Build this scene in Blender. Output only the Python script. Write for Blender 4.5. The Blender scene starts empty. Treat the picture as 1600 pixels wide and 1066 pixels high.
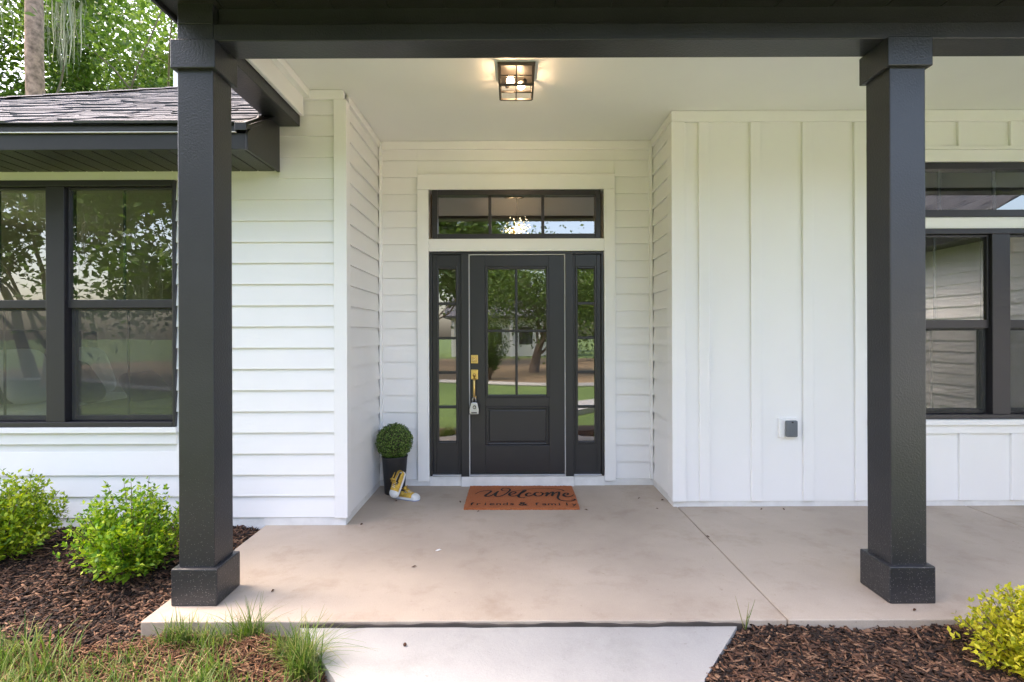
import bpy, bmesh, math, random
import numpy as np
from mathutils import Vector, Matrix
random.seed(7); RNG = np.random.default_rng(11)
scene = bpy.context.scene
COL = scene.collection
R = math.radians

# ------------------------------------------------------------------ camera
cam_d = bpy.data.cameras.new('camera'); cam = bpy.data.objects.new('camera', cam_d); COL.objects.link(cam)
cam.location = (0, 0, 1.415); cam.rotation_euler = (math.pi/2, 0.0035, 0)
cam_d.sensor_width = 36; cam_d.lens = 830/1600*36
cam_d.shift_y = -8/1600; cam_d.shift_x = 1/1600
cam_d.clip_start = 0.05; cam_d.clip_end = 2000
scene.camera = cam
# ------------------------------------------------------------------ sky + sun (bright overcast)
SUN_EL, SUN_AZ = 60, 290        # azimuth the light comes FROM, clockwise from +Y
world = bpy.data.worlds.new('World'); scene.world = world; world.use_nodes = True
wn = world.node_tree.nodes; wl = world.node_tree.links
sky = wn.new('ShaderNodeTexSky'); sky.sky_type = 'NISHITA'; sky.sun_disc = False
sky.sun_elevation = R(SUN_EL); sky.sun_rotation = R(SUN_AZ)
sky.air_density = 1.0; sky.dust_density = 4.0; sky.ozone_density = 1.0
bg = wn['Background']; bg.inputs['Strength'].default_value = 0.15
wl.new(sky.outputs[0], bg.inputs['Color'])
sun_d = bpy.data.lights.new('sun', 'SUN'); sun_d.energy = 0.5; sun_d.angle = R(25); sun_d.color = (1, .96, .9)
sun = bpy.data.objects.new('sun', sun_d); COL.objects.link(sun)
el, az = R(SUN_EL), R(SUN_AZ)
dirv = Vector((math.sin(az)*math.cos(el), math.cos(az)*math.cos(el), math.sin(el)))
sun.rotation_euler = dirv.to_track_quat('Z', 'Y').to_euler()
scene.view_settings.view_transform = 'Standard'; scene.view_settings.look = 'None'
scene.view_settings.gamma = 1; scene.view_settings.use_curve_mapping = False
scene.view_settings.exposure = 2.85
scene.view_settings.use_white_balance = True; scene.view_settings.white_balance_temperature = 7300; scene.view_settings.white_balance_tint = 16
scene.cycles.max_bounces = 10; scene.cycles.transparent_max_bounces = 16
scene.cycles.sample_clamp_indirect = 6; scene.cycles.caustics_reflective = False; scene.cycles.caustics_refractive = False

# ------------------------------------------------------------------ helpers
def tag(o, label=None, cat=None, group=None, kind=None):
    if label: o['label'] = label
    if cat: o['category'] = cat
    if group: o['group'] = group
    if kind: o['kind'] = kind
    return o
def empty(name, loc=(0,0,0), parent=None):
    o = bpy.data.objects.new(name, None); COL.objects.link(o); o.location = loc
    o.empty_display_size = .1
    if parent: o.parent = parent
    return o
def link(name, me, m, parent=None, smooth=False):
    o = bpy.data.objects.new(name, me); COL.objects.link(o)
    if m and not me.materials: me.materials.append(m)
    if parent: o.parent = parent
    if smooth: me.polygons.foreach_set('use_smooth', [True]*len(me.polygons))
    return o
def bevel(o, w=.003, seg=2):
    md = o.modifiers.new('b', 'BEVEL'); md.width = w; md.segments = seg; md.limit_method = 'ANGLE'; md.angle_limit = R(40)
    return o
class MB:
    def __init__(s): s.v = []; s.f = []
    def box(s, x0, x1, y0, y1, z0, z1):
        n = len(s.v)
        s.v += [(x0,y0,z0),(x1,y0,z0),(x1,y1,z0),(x0,y1,z0),(x0,y0,z1),(x1,y0,z1),(x1,y1,z1),(x0,y1,z1)]
        s.f += [tuple(n+i for i in q) for q in ((3,2,1,0),(4,5,6,7),(0,1,5,4),(1,2,6,5),(2,3,7,6),(3,0,4,7))]
        return s
    def poly(s, pts):
        n = len(s.v); s.v += [tuple(p) for p in pts]; s.f.append(tuple(range(n, n+len(pts)))); return s
    def prism(s, prof, a, b):           # prof: closed list of 3D points, extruded from offset a to offset b
        n = len(s.v); k = len(prof); a = Vector(a); b = Vector(b)
        s.v += [tuple(Vector(p)+a) for p in prof] + [tuple(Vector(p)+b) for p in prof]
        s.f += [tuple(range(n, n+k))[::-1], tuple(range(n+k, n+2*k))]
        s.f += [(n+i, n+(i+1) % k, n+k+(i+1) % k, n+k+i) for i in range(k)]
        return s
    def tube(s, pts, rads, k=8, cap=True):
        n0 = len(s.v); pts = [Vector(p) for p in pts]
        up = Vector((0,0,1)); 
        d0 = (pts[1]-pts[0]).normalized()
        if abs(d0.dot(up)) > .9: up = Vector((1,0,0))
        for i, p in enumerate(pts):
            d = (pts[min(i+1, len(pts)-1)]-pts[max(i-1, 0)]).normalized()
            a = d.cross(up).normalized(); b = a.cross(d)
            up = b if b.length > .1 else up
            for j in range(k):
                t = 2*math.pi*j/k
                s.v.append(tuple(p+(a*math.cos(t)+b*math.sin(t))*rads[i]))
        for i in range(len(pts)-1):
            for j in range(k):
                q = n0+i*k; s.f.append((q+j, q+k+j, q+k+(j+1) % k, q+(j+1) % k))
        if cap:
            s.f.append(tuple(n0+j for j in range(k))); s.f.append(tuple(n0+(len(pts)-1)*k+j for j in range(k))[::-1])
        return s
    def lathe(s, prof, cx=0, cy=0, k=24):
        n0 = len(s.v)
        for r, z in prof:
            for j in range(k):
                t = 2*math.pi*j/k; s.v.append((cx+r*math.cos(t), cy+r*math.sin(t), z))
        for i in range(len(prof)-1):
            for j in range(k):
                q = n0+i*k; s.f.append((q+j, q+(j+1) % k, q+k+(j+1) % k, q+k+j))
        s.f.append(tuple(n0+j for j in range(k))[::-1]); s.f.append(tuple(n0+(len(prof)-1)*k+j for j in range(k)))
        return s
    def mesh(s, name):
        me = bpy.data.meshes.new(name); me.from_pydata(s.v, [], s.f); me.validate()
        bm = bmesh.new(); bm.from_mesh(me); bmesh.ops.recalc_face_normals(bm, faces=bm.faces); bm.to_mesh(me); bm.free()
        return me
    def build(s, name, m, parent=None, bev=0, smooth=False):
        o = link(name, s.mesh(name), m, parent, smooth)
        if bev: bevel(o, bev)
        return o
def box_obj(name, m, parent, x0, x1, y0, y1, z0, z1, bev=.003):
    return MB().box(x0,x1,y0,y1,z0,z1).build(name, m, parent, bev)
def np_mesh(name, V, F):                # V (n,3) float, F (m,k) int, all faces of k corners
    me = bpy.data.meshes.new(name); V = np.asarray(V, np.float32); F = np.asarray(F, np.int32); k = F.shape[1]
    me.vertices.add(len(V)); me.vertices.foreach_set('co', V.ravel())
    me.loops.add(F.size); me.loops.foreach_set('vertex_index', F.ravel())
    me.polygons.add(len(F)); me.polygons.foreach_set('loop_start', np.arange(0, F.size, k, dtype=np.int32))
    me.polygons.foreach_set('loop_total', np.full(len(F), k, np.int32))
    me.update(calc_edges=True); return me
def rand_frames(n, flat=0.0, up=None):
    a = RNG.normal(size=(n,3)); 
    if up is not None: a = a*(1-flat)+np.asarray(up)*flat*1.5
    a /= np.linalg.norm(a, axis=1)[:,None]+1e-9
    b = RNG.normal(size=(n,3)); b -= (b*a).sum(1)[:,None]*a; b /= np.linalg.norm(b, axis=1)[:,None]+1e-9
    return a, b, np.cross(a, b)
def leaf_quads(C, L, W, n, t, fold=.18):
    """folded rhombic leaves: base at C, running along t, width along n x t"""
    s = np.cross(n, t); L = np.broadcast_to(L, (len(C),))[:,None]; W = np.broadcast_to(W, (len(C),))[:,None]
    v0 = C; v1 = C+t*L*.45+s*W*.5+n*W*fold; v2 = C+t*L; v3 = C+t*L*.45-s*W*.5+n*W*fold
    V = np.stack([v0,v1,v2,v3], 1).reshape(-1,3); F = np.arange(len(V)).reshape(-1,4)
    return V, F

# ------------------------------------------------------------------ materials
def new_mat(name):
    m = bpy.data.materials.new(name); m.use_nodes = True; nt = m.node_tree
    return m, nt, nt.nodes, nt.links, nt.nodes['Principled BSDF']
def ramp(N, cols):
    r = N.new('ShaderNodeValToRGB'); e = r.color_ramp.elements
    while len(e) < len(cols): e.new(.5)
    for i, (p, c) in enumerate(cols): e[i].position = p; e[i].color = (*c, 1)
    return r
def noise(N, Lk, scale, detail=4, coord='Object', vec=None, stretch=None, rough=.55):
    t = N.new('ShaderNodeTexNoise'); t.inputs['Scale'].default_value = scale; t.inputs['Detail'].default_value = detail
    t.inputs['Roughness'].default_value = rough
    tc = N.new('ShaderNodeTexCoord'); src = tc.outputs[coord]
    if stretch:
        mp = N.new('ShaderNodeMapping'); mp.inputs['Scale'].default_value = stretch; Lk.new(src, mp.inputs[0]); src = mp.outputs[0]
    Lk.new(src, t.inputs['Vector']); return t
def paint(name, col, rough=.5, var=.06, bump=.05, scale=60, stretch=None, big=1.5, spec=.5):
    m, nt, N, L, B = new_mat(name)
    n1 = noise(N, L, big, 5); r = ramp(N, [(.3, tuple(c*(1-var) for c in col)), (.7, tuple(min(1, c*(1+var)) for c in col))])
    L.new(n1.outputs[0], r.inputs[0]); L.new(r.outputs[0], B.inputs['Base Color'])
    B.inputs['Roughness'].default_value = rough; B.inputs['Specular IOR Level'].default_value = spec
    n2 = noise(N, L, scale, 3, stretch=stretch); bp = N.new('ShaderNodeBump'); bp.inputs['Strength'].default_value = bump
    bp.inputs['Distance'].default_value = .01; L.new(n2.outputs[0], bp.inputs['Height']); L.new(bp.outputs[0], B.inputs['Normal'])
    return m
M = {}
M['white'] = paint('white_siding_paint', (.84,.84,.84), .5, .02, .06, 90, (1,1,1))
M['white_board'] = paint('white_trim_paint', (.85,.85,.85), .45, .015, .03, 60)
M['ceiling'] = paint('ceiling_paint', (.86,.86,.85), .6, .015, .04, 120)
M['stem'] = paint('white_foundation_paint', (.74,.74,.73), .65, .08, .35, 25, big=9)
M['win'] = paint('black_window_frame', (.024,.023,.029), .38, .12, .03, 80)
M['door'] = paint('black_door_paint', (.021,.021,.024), .36, .1, .05, 90, (1,1,.15))
M['fascia'] = paint('black_fascia', (.020,.020,.022), .33, .15, .06, 60)
M['soffit'] = paint('black_soffit', (.022,.022,.022), .4, .1, .25, 400)
M['brass'] = paint('brushed_brass', (.72,.50,.19), .28, .05, .02, 200)
M['brass'].node_tree.nodes['Principled BSDF'].inputs['Metallic'].default_value = 1
M['steel'] = paint('grey_metal', (.50,.51,.53), .35, .05, .02, 200)
M['steel'].node_tree.nodes['Principled BSDF'].inputs['Metallic'].default_value = .7
M['rubber'] = paint('black_rubber', (.02,.02,.02), .6, .1, .1, 100)
M['pot'] = paint('charcoal_pot', (.018,.0175,.019), .55, .15, .15, 60)
M['soil'] = paint('dark_soil', (.035,.025,.018), .9, .4, .8, 40, big=12)
M['bronze'] = paint('dark_bronze_metal', (.035,.03,.026), .4, .1, .03, 80)
M['strip'] = paint('pale_weatherstrip_and_highlight', (.62,.62,.62), .5, .03, .02, 50)
M['grey_cover'] = paint('grey_plastic_cover', (.14,.16,.18), .45, .05, .05, 80)
M['tan_wall'] = paint('interior_tan_wall', (.50,.45,.39), .8, .04, .03, 60)
M['wood_floor'] = paint('interior_wood_floor', (.20,.13,.08), .4, .25, .05, 40, (1,8,1))
M['linen'] = paint('white_linen', (.72,.73,.72), .9, .05, .4, 14)
M['grey_cloth'] = paint('grey_cushion', (.09,.085,.085), .9, .2, .4, 40)
M['green_cloth'] = paint('olive_bedspread', (.14,.16,.09), .9, .1, .4, 18)
M['bark'] = paint('tree_bark', (.20,.155,.125), .9, .35, 1.0, 16, (1,1,.25), big=3)
M['pinebark'] = paint('pine_bark', (.30,.20,.155), .9, .6, 1.0, 9, (1,1,.3), big=9)

def black_column():
    m, nt, N, L, B = new_mat('black_textured_column')
    n1 = noise(N, L, 2, 4); r = ramp(N, [(.3, (.019,.020,.023)), (.7, (.028,.029,.033))]); L.new(n1.outputs[0], r.inputs[0])
    # splashed pale sand specks, thicker toward the foot of the post
    v = N.new('ShaderNodeTexVoronoi'); v.inputs['Scale'].default_value = 95; tc = N.new('ShaderNodeTexCoord'); L.new(tc.outputs['Object'], v.inputs['Vector'])
    sx = N.new('ShaderNodeSeparateXYZ'); L.new(tc.outputs['Object'], sx.inputs[0])
    mr = N.new('ShaderNodeMapRange'); mr.inputs['From Min'].default_value = 0; mr.inputs['From Max'].default_value = .9
    mr.inputs['To Min'].default_value = .46; mr.inputs['To Max'].default_value = .10; L.new(sx.outputs[2], mr.inputs[0])
    n3 = noise(N, L, 42, 5, rough=.8); mu = N.new('ShaderNodeMath'); mu.operation = 'MULTIPLY'; L.new(mr.outputs[0], mu.inputs[0]); L.new(n3.outputs[0], mu.inputs[1])
    lt = N.new('ShaderNodeMath'); lt.operation = 'LESS_THAN'; L.new(v.outputs['Distance'], lt.inputs[0]); L.new(mu.outputs[0], lt.inputs[1])
    mx = N.new('ShaderNodeMix'); mx.data_type = 'RGBA'; L.new(lt.outputs[0], mx.inputs['Factor']); L.new(r.outputs[0], mx.inputs['A']); mx.inputs['B'].default_value = (.13,.125,.12,1)
    L.new(mx.outputs['Result'], B.inputs['Base Color']); B.inputs['Roughness'].default_value = .36
    n2 = noise(N, L, 95, 2); bp = N.new('ShaderNodeBump'); bp.inputs['Strength'].default_value = .28; bp.inputs['Distance'].default_value = .006
    L.new(n2.outputs[0], bp.inputs['Height']); L.new(bp.outputs[0], B.inputs['Normal']); return m
M['black'] = black_column()

def concrete(name, lo, hi, stain, brush=True):
    m, nt, N, L, B = new_mat(name)
    n1 = noise(N, L, .9, 7, rough=.62); r = ramp(N, [(.32, lo), (.62, hi)]); L.new(n1.outputs[0], r.inputs[0])
    n2 = noise(N, L, 3.1, 8, rough=.7); r2 = ramp(N, [(.30, stain), (.48, (1,1,1))]); L.new(n2.outputs[0], r2.inputs[0])
    n4 = noise(N, L, 160, 3); r4 = ramp(N, [(.3, (.86,.86,.86)), (.7, (1.0,1.0,1.0))]); L.new(n4.outputs[0], r4.inputs[0])
    v = N.new('ShaderNodeTexNoise'); v.inputs['Scale'].default_value = 34; v.inputs['Detail'].default_value = 2
    tc = N.new('ShaderNodeTexCoord'); L.new(tc.outputs['Object'], v.inputs['Vector'])
    r5 = ramp(N, [(.70, (1,1,1)), (.76, (.62,.58,.55))]); L.new(v.outputs[0], r5.inputs[0])
    prev = r.outputs[0]
    for q in (r2, r4, r5):
        mx = N.new('ShaderNodeMix'); mx.data_type = 'RGBA'; mx.blend_type = 'MULTIPLY'; mx.inputs['Factor'].default_value = .8 if q is not r5 else .5
        L.new(prev, mx.inputs['A']); L.new(q.outputs[0], mx.inputs['B']); prev = mx.outputs['Result']
    L.new(prev, B.inputs['Base Color']); B.inputs['Roughness'].default_value = .62
    n3 = noise(N, L, 60, 5, stretch=(4,.25,1) if brush else None); bp = N.new('ShaderNodeBump'); bp.inputs['Strength'].default_value = .22; bp.inputs['Distance'].default_value = .006
    L.new(n3.outputs[0], bp.inputs['Height']); L.new(bp.outputs[0], B.inputs['Normal']); return m
M['porch'] = concrete('tan_porch_concrete', (.38,.312,.25), (.48,.402,.325), (.80,.75,.70))
M['walk'] = concrete('pale_walk_concrete', (.31,.308,.30), (.38,.378,.365), (.80,.80,.79), False)
M['joint'] = paint('dark_joint', (.05,.042,.036), .9)

def glass(name, ior=1.75, tint=(.86,.9,.87)):
    m = bpy.data.materials.new(name); m.use_nodes = True; N = m.node_tree.nodes; L = m.node_tree.links; N.clear()
    out = N.new('ShaderNodeOutputMaterial'); mx = N.new('ShaderNodeMixShader'); tr = N.new('ShaderNodeBsdfTransparent'); gl = N.new('ShaderNodeBsdfGlossy')
    gl.inputs['Roughness'].default_value = .0; gl.inputs['Color'].default_value = (.95,.97,.96,1); tr.inputs['Color'].default_value = (*tint, 1)
    fr = N.new('ShaderNodeFresnel'); fr.inputs['IOR'].default_value = ior
    # very faint waviness of float glass
    n = noise(N, L, 1.6, 1); bp = N.new('ShaderNodeBump'); bp.inputs['Strength'].default_value = .02; bp.inputs['Distance'].default_value = .02
    L.new(n.outputs[0], bp.inputs['Height']); L.new(bp.outputs[0], gl.inputs['Normal'])
    ge = N.new('ShaderNodeNewGeometry'); iv = N.new('ShaderNodeMath'); iv.operation = 'SUBTRACT'; iv.inputs[0].default_value = 1; L.new(ge.outputs['Backfacing'], iv.inputs[1])
    mu = N.new('ShaderNodeMath'); mu.operation = 'MULTIPLY'; L.new(fr.outputs[0], mu.inputs[0]); L.new(iv.outputs[0], mu.inputs[1])   # reflect once, at the outer face of the pane
    L.new(mu.outputs[0], mx.inputs[0]); L.new(tr.outputs[0], mx.inputs[1]); L.new(gl.outputs[0], mx.inputs[2]); L.new(mx.outputs[0], out.inputs[0]); return m
M['glass'] = glass('window_glass', 2.7); M['doorglass'] = glass('door_glass', 3.2, (.7,.74,.72))
def screen():
    m = bpy.data.materials.new('insect_screen'); m.use_nodes = True; N = m.node_tree.nodes; L = m.node_tree.links; N.clear()
    out = N.new('ShaderNodeOutputMaterial'); mx = N.new('ShaderNodeMixShader'); tr = N.new('ShaderNodeBsdfTransparent'); df = N.new('ShaderNodeBsdfDiffuse')
    df.inputs['Color'].default_value = (.10,.10,.095,1); mx.inputs[0].default_value = .25
    L.new(tr.outputs[0], mx.inputs[1]); L.new(df.outputs[0], mx.inputs[2]); L.new(mx.outputs[0], out.inputs[0]); return m
M['screen'] = screen()

def island(name, cols, rough=.6, trans=0.0, tcol=None, spec=.3):
    m, nt, N, L, B = new_mat(name)
    g = N.new('ShaderNodeNewGeometry'); r = ramp(N, [(i/(len(cols)-1), c) for i, c in enumerate(cols)])
    L.new(g.outputs['Random Per Island'], r.inputs[0]); L.new(r.outputs[0], B.inputs['Base Color'])
    B.inputs['Roughness'].default_value = rough; B.inputs['Specular IOR Level'].default_value = spec
    if trans:
        t = N.new('ShaderNodeBsdfTranslucent'); hs = N.new('ShaderNodeHueSaturation'); hs.inputs['Value'].default_value = 1.3; hs.inputs['Saturation'].default_value = 1.1
        L.new(r.outputs[0], hs.inputs['Color']); L.new(hs.outputs[0], t.inputs['Color'])
        mx = N.new('ShaderNodeMixShader'); mx.inputs[0].default_value = trans; L.new(B.outputs[0], mx.inputs[1]); L.new(t.outputs[0], mx.inputs[2])
        L.new(mx.outputs[0], N['Material Output'].inputs[0])
    return m
M['oakleaf'] = island('oak_leaves', [(.035,.075,.015),(.06,.12,.024),(.09,.16,.035),(.13,.21,.045)], .5, .4)
M['vineleaf'] = island('vine_leaves', [(.08,.15,.03),(.13,.21,.04),(.18,.27,.06)], .5, .4)
M['moss'] = island('spanish_moss', [(.22,.23,.17),(.30,.31,.24),(.36,.37,.30)], .9, .3)
M['needle'] = island('pine_needles', [(.03,.07,.02),(.06,.11,.03)], .6, .2)
M['lime'] = island('lime_leaves', [(.09,.18,.014),(.20,.33,.022),(.36,.47,.035),(.50,.56,.06)], .45, .35)
M['green'] = island('fresh_green_leaves', [(.06,.16,.014),(.14,.29,.022),(.27,.43,.035),(.44,.53,.06)], .45, .35)
M['yellow'] = island('golden_leaves', [(.20,.26,.018),(.42,.43,.03),(.60,.56,.045),(.68,.61,.08)], .45, .35)
M['twig'] = paint('shrub_twig', (.14,.09,.05), .8, .2, .2, 60)
M['box'] = island('boxwood_leaves', [(.025,.065,.010),(.06,.13,.02),(.13,.22,.04),(.28,.37,.11)], .45, .15)
M['chip'] = island('bark_chips', [(.010,.007,.006),(.02,.012,.009),(.038,.021,.014),(.075,.037,.022),(.14,.068,.040),(.26,.15,.09)], .8)
M['straw'] = island('pine_straw', [(.06,.028,.015),(.12,.052,.026),(.18,.085,.043),(.27,.17,.095)], .8)
M['grass'] = island('grass_blades', [(.05,.11,.018),(.09,.17,.025),(.15,.22,.04),(.30,.28,.12)], .5, .35)
M['shingle'] = island('asphalt_shingle', [(.080,.084,.096),(.094,.098,.111),(.108,.112,.126),(.122,.127,.14)], .9)
_n = M['shingle'].node_tree; _b = _n.nodes.new('ShaderNodeBump'); _b.inputs['Strength'].default_value = .5; _b.inputs['Distance'].default_value = .004
_t = noise(_n.nodes, _n.links, 220, 2); _n.links.new(_t.outputs[0], _b.inputs['Height']); _n.links.new(_b.outputs[0], _n.nodes['Principled BSDF'].inputs['Normal'])
M['leaflitter'] = island('dead_leaf', [(.05,.02,.012),(.09,.04,.022)], .8)

def ground_mat(name, cols, scale=.35):
    m, nt, N, L, B = new_mat(name); n1 = noise(N, L, scale, 8, rough=.65); r = ramp(N, cols); L.new(n1.outputs[0], r.inputs[0])
    n2 = noise(N, L, 18, 6, rough=.7); mx = N.new('ShaderNodeMix'); mx.data_type = 'RGBA'; mx.blend_type = 'MULTIPLY'; mx.inputs['Factor'].default_value = .6
    r2 = ramp(N, [(.3, (.5,.5,.5)), (.7, (1.2,1.2,1.2))]); L.new(n2.outputs[0], r2.inputs[0]); L.new(r.outputs[0], mx.inputs['A']); L.new(r2.outputs[0], mx.inputs['B'])
    L.new(mx.outputs['Result'], B.inputs['Base Color']); B.inputs['Roughness'].default_value = .9
    bp = N.new('ShaderNodeBump'); bp.inputs['Strength'].default_value = .6; bp.inputs['Distance'].default_value = .03; L.new(n2.outputs[0], bp.inputs['Height']); L.new(bp.outputs[0], B.inputs['Normal'])
    return m
M['lawn'] = ground_mat('lawn_grass', [(.35,(.07,.13,.025)),(.6,(.11,.18,.035)),(.75,(.17,.19,.06))])
M['dry'] = ground_mat('leaf_littered_ground', [(.3,(.16,.11,.06)),(.6,(.24,.17,.09)),(.75,(.30,.23,.13))])
M['bed'] = ground_mat('dark_bed_soil', [(.3,(.02,.013,.009)),(.6,(.04,.025,.017)),(.75,(.06,.04,.027))], 4)
M['sandy'] = ground_mat('sandy_straw_soil', [(.3,(.10,.06,.035)),(.55,(.20,.13,.075)),(.75,(.38,.32,.22))], 2.5)

# ------------------------------------------------------------------ the setting
YL, YB, YR = 3.98, 5.03, 4.38          # siding faces: left wing, door recess, right wing
XL, XR = -1.24, 1.33                   # recess side walls
ZC = 3.26                              # porch ceiling
EXPO = .1587; ZS = .063                # siding exposure and first butt line
Y_SLAB = 2.64

g = MB().poly([(-300,-300,-.13),(300,-300,-.13),(300,300,-.13),(-300,300,-.13)]).build('ground', M['lawn']); tag(g, 'green lawn around the house', 'lawn', kind='structure')
dg = MB(); NP = 48
def curb_y(x): return -6.9+.9*math.sin(x*.55+.6)-.012*x*x
pts = [(-24+48*i/NP) for i in range(NP+1)]
for i in range(NP):
    dg.poly([(pts[i],curb_y(pts[i]),-.122),(pts[i],-26,-.122),(pts[i+1],-26,-.122),(pts[i+1],curb_y(pts[i+1]),-.122)])
tag(dg.build('dry_ground', M['dry']), 'brown leaf littered ground under the yard trees', 'ground', kind='structure')
cb = MB(); cb.tube([(x, curb_y(x), -.10) for x in pts], [.09]*(NP+1), 6)
tag(cb.build('bed_edging', M['walk']), 'pale curving concrete edging across the front lawn', 'edging', kind='structure')

# porch slab: dark joint base + three panels
pf = box_obj('porch_floor', M['joint'], None, -1.838, 6.2, Y_SLAB+.012, YB+.05, -.30, -.022, 0)
tag(pf, 'tan broom finished concrete porch floor with control joints', 'porch floor', kind='structure')
for a, b in ((-1.85, 1.366), (1.372, 3.747), (3.753, 6.21)):
    bevel(box_obj('slab_panel', M['porch'], pf, a, b, Y_SLAB, YB+.06, -.28, 0, 0), .006, 2)
# flared walkway
wk = []
for i in range(25):
    y = Y_SLAB-.012-i*.27*(.25 if i < 8 else 1)
    if i >= 8: y = Y_SLAB-.012-8*.27*.25-(i-8)*.5
    d = Y_SLAB-y; wk.append((y, max(.75, 1.09-.76*d)))
mb = MB(); top = -.026
def path_x(y):
    t = min(1, max(0, (.9-y)/5)); return .03+4.2*t*t*(3-2*t)
for i in range(24):
    (y0,w0),(y1,w1) = wk[i], wk[i+1]; c0 = path_x(y0); c1 = path_x(y1)
    mb.poly([(c0-w0,y0,top),(c1-w1,y1,top),(c1+w1,y1,top),(c0+w0,y0,top)])
    mb.poly([(c0-w0,y0,top),(c0-w0,y0,-.3),(c1-w1,y1,-.3),(c1-w1,y1,top)]); mb.poly([(c0+w0,y0,top),(c1+w1,y1,top),(c1+w1,y1,-.3),(c0+w0,y0,-.3)])
mb.poly([(.03-wk[0][1],wk[0][0],top),(.03+wk[0][1],wk[0][0],top),(.03+wk[0][1],wk[0][0],-.3),(.03-wk[0][1],wk[0][0],-.3)])
tag(mb.build('walkway', M['walk']), 'pale concrete walkway flaring where it meets the porch', 'walkway', kind='structure')
fj = MB(); jr = []
for i in range(111):
    x = -1.05+i*2.2/110; h = -.013+.004*math.sin(i*.21)+.002*math.sin(i*.83+1); y = Y_SLAB-.012-.0035*math.sin(i*.17)-.002*math.sin(i*.6); jr.append((x, y, h))
for (x0,y0,h0),(x1,y1,h1) in zip(jr, jr[1:]):
    fj.poly([(x0,y0,-.08),(x1,y1,-.08),(x1,y1,h1),(x0,y0,h0)]); fj.poly([(x0,y0,h0),(x1,y1,h1),(x1,Y_SLAB-.001,h1),(x0,Y_SLAB-.001,h0)])
tag(fj.build('expansion_joint', M['joint']), 'black joint strip between porch slab and walkway', 'joint', kind='structure')

def walk_half(y):
    return max(.75, 1.09-.76*max(0, Y_SLAB-y))
def bed_z_left(x, y):
    z = -.035-.06*min(1, max(0, (3.5-y)/1.0))
    return z+.014*math.sin(x*5.1+y*3.3)+.010*math.sin(x*11+y*7.7)
def bed_z_right(x, y): return -.050+.010*math.sin(x*7+y*9)-.03*max(0, 2.3-y)
def grid_bed(name, x0, x1, y0, y1, nx, ny, fz, m, inside=None):
    mb = MB(); idx = {}
    for i in range(nx+1):
        for j in range(ny+1):
            x = x0+(x1-x0)*i/nx; y = y0+(y1-y0)*j/ny; idx[i,j] = len(mb.v); mb.v.append((x, y, fz(x, y)))
    for i in range(nx):
        for j in range(ny):
            mb.f.append((idx[i,j], idx[i+1,j], idx[i+1,j+1], idx[i,j+1]))
    return mb.build(name, m, smooth=True)
tag(grid_bed('garden_bed', -6.5, -.70, 1.3, 3.999, 60, 40, bed_z_left, M['bed']), 'dark planting bed soil left of the porch', 'garden bed', kind='structure')
tag(grid_bed('garden_bed', .76, 5.5, 1.3, 2.66, 50, 20, bed_z_right, M['bed']), 'dark planting bed soil beside the walkway in front of the slab', 'garden bed', kind='structure')

# ------------------------------------------------------------------ the house
house = empty('house', (0,0,0)); tag(house, 'white farmhouse with black trimmed covered front porch', 'house')

def boards(parent, axis, a, b, plane, sgn, rows, holes=(), z0=ZS, ztop=99, m=None):
    """lap boards between a and b along axis ('x' or 'y') on a wall plane; sgn = outward sign; holes = (a0,a1,z0,z1)"""
    for k in rows:
        zb = z0+k*EXPO; zt = min(zb+EXPO+.012, ztop)
        if zt-zb < .02: continue
        spans = [(a, b)]
        for (h0, h1, hz0, hz1) in holes:
            if zb+.01 < hz1 and zb+EXPO-.01 > hz0:
                ns = []
                for (s0, s1) in spans:
                    if h0 > s0: ns.append((s0, min(h0, s1)))
                    if h1 < s1: ns.append((max(h1, s0), s1))
                spans = [s for s in ns if s[1]-s[0] > .01]
        for (s0, s1) in spans:
            jz = random.uniform(-.0012, .0012)
            prof = [(0, .021), (0, .006), (.12, -.004), (1, -.004), (1, .002)]
            pts = []
            for t, o in prof:
                z = zb+jz+t*(zt-zb)
                off = plane+sgn*(o-.021)
                pts.append((0, off, z) if axis == 'x' else (off, 0, z))
            if axis == 'x': mb = MB().prism(pts, (s0,0,0), (s1,0,0))
            else: mb = MB().prism(pts, (0,s0,0), (0,s1,0))
            mb.build('siding_board', m or M['white'], parent)
TH = .021
# --- left wing front wall
LW = (-4.31, -2.512, .744, 2.59)
w = MB().box(-5.8, LW[0], YL+TH, 4.14, .03, 2.72).box(LW[1], -1.74, YL+TH, 4.14, .03, 2.72).box(-1.7399, XL-.021, YL+TH, 4.14, .03, 3.30).box(LW[0], LW[1], YL+TH, 4.14, .03, LW[2]).box(LW[0], LW[1], YL+TH, 4.14, LW[3], 2.72).build('front_wall', M['white'], house)
boards(w, 'x', -5.8, XL-.083, YL, -1, range(0, 21), [(LW[0]-.0, LW[1]+.0, .605, 2.655), (-6, -1.74, 2.70, 3.4)], ztop=3.19)
box_obj('frieze_board', M['white_board'], w, -1.76, XL-.012, YL-.014, YL+TH+.02, 3.188, 3.258)
box_obj('frieze_board', M['white_board'], w, LW[0]-.1, LW[1]+.03, YL-.006, YL+TH+.02, 2.592, 2.66)
box_obj('apron_board', M['white_board'], w, LW[0], LW[1], YL+.002, YL+TH+.02, .612, .70)
box_obj('window_sill', M['white_board'], w, LW[0]-.02, LW[1]+.012, YL-.022, YL+TH+.03, .700, .742)
box_obj('foundation', M['stem'], w, -5.8, -1.862, YL+.012, 4.12, -.30, .071, .002)
box_obj('foundation', M['stem'], w, -1.861, XL-.004, YL+.006, 4.12, -.01, .071, .004)
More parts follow.
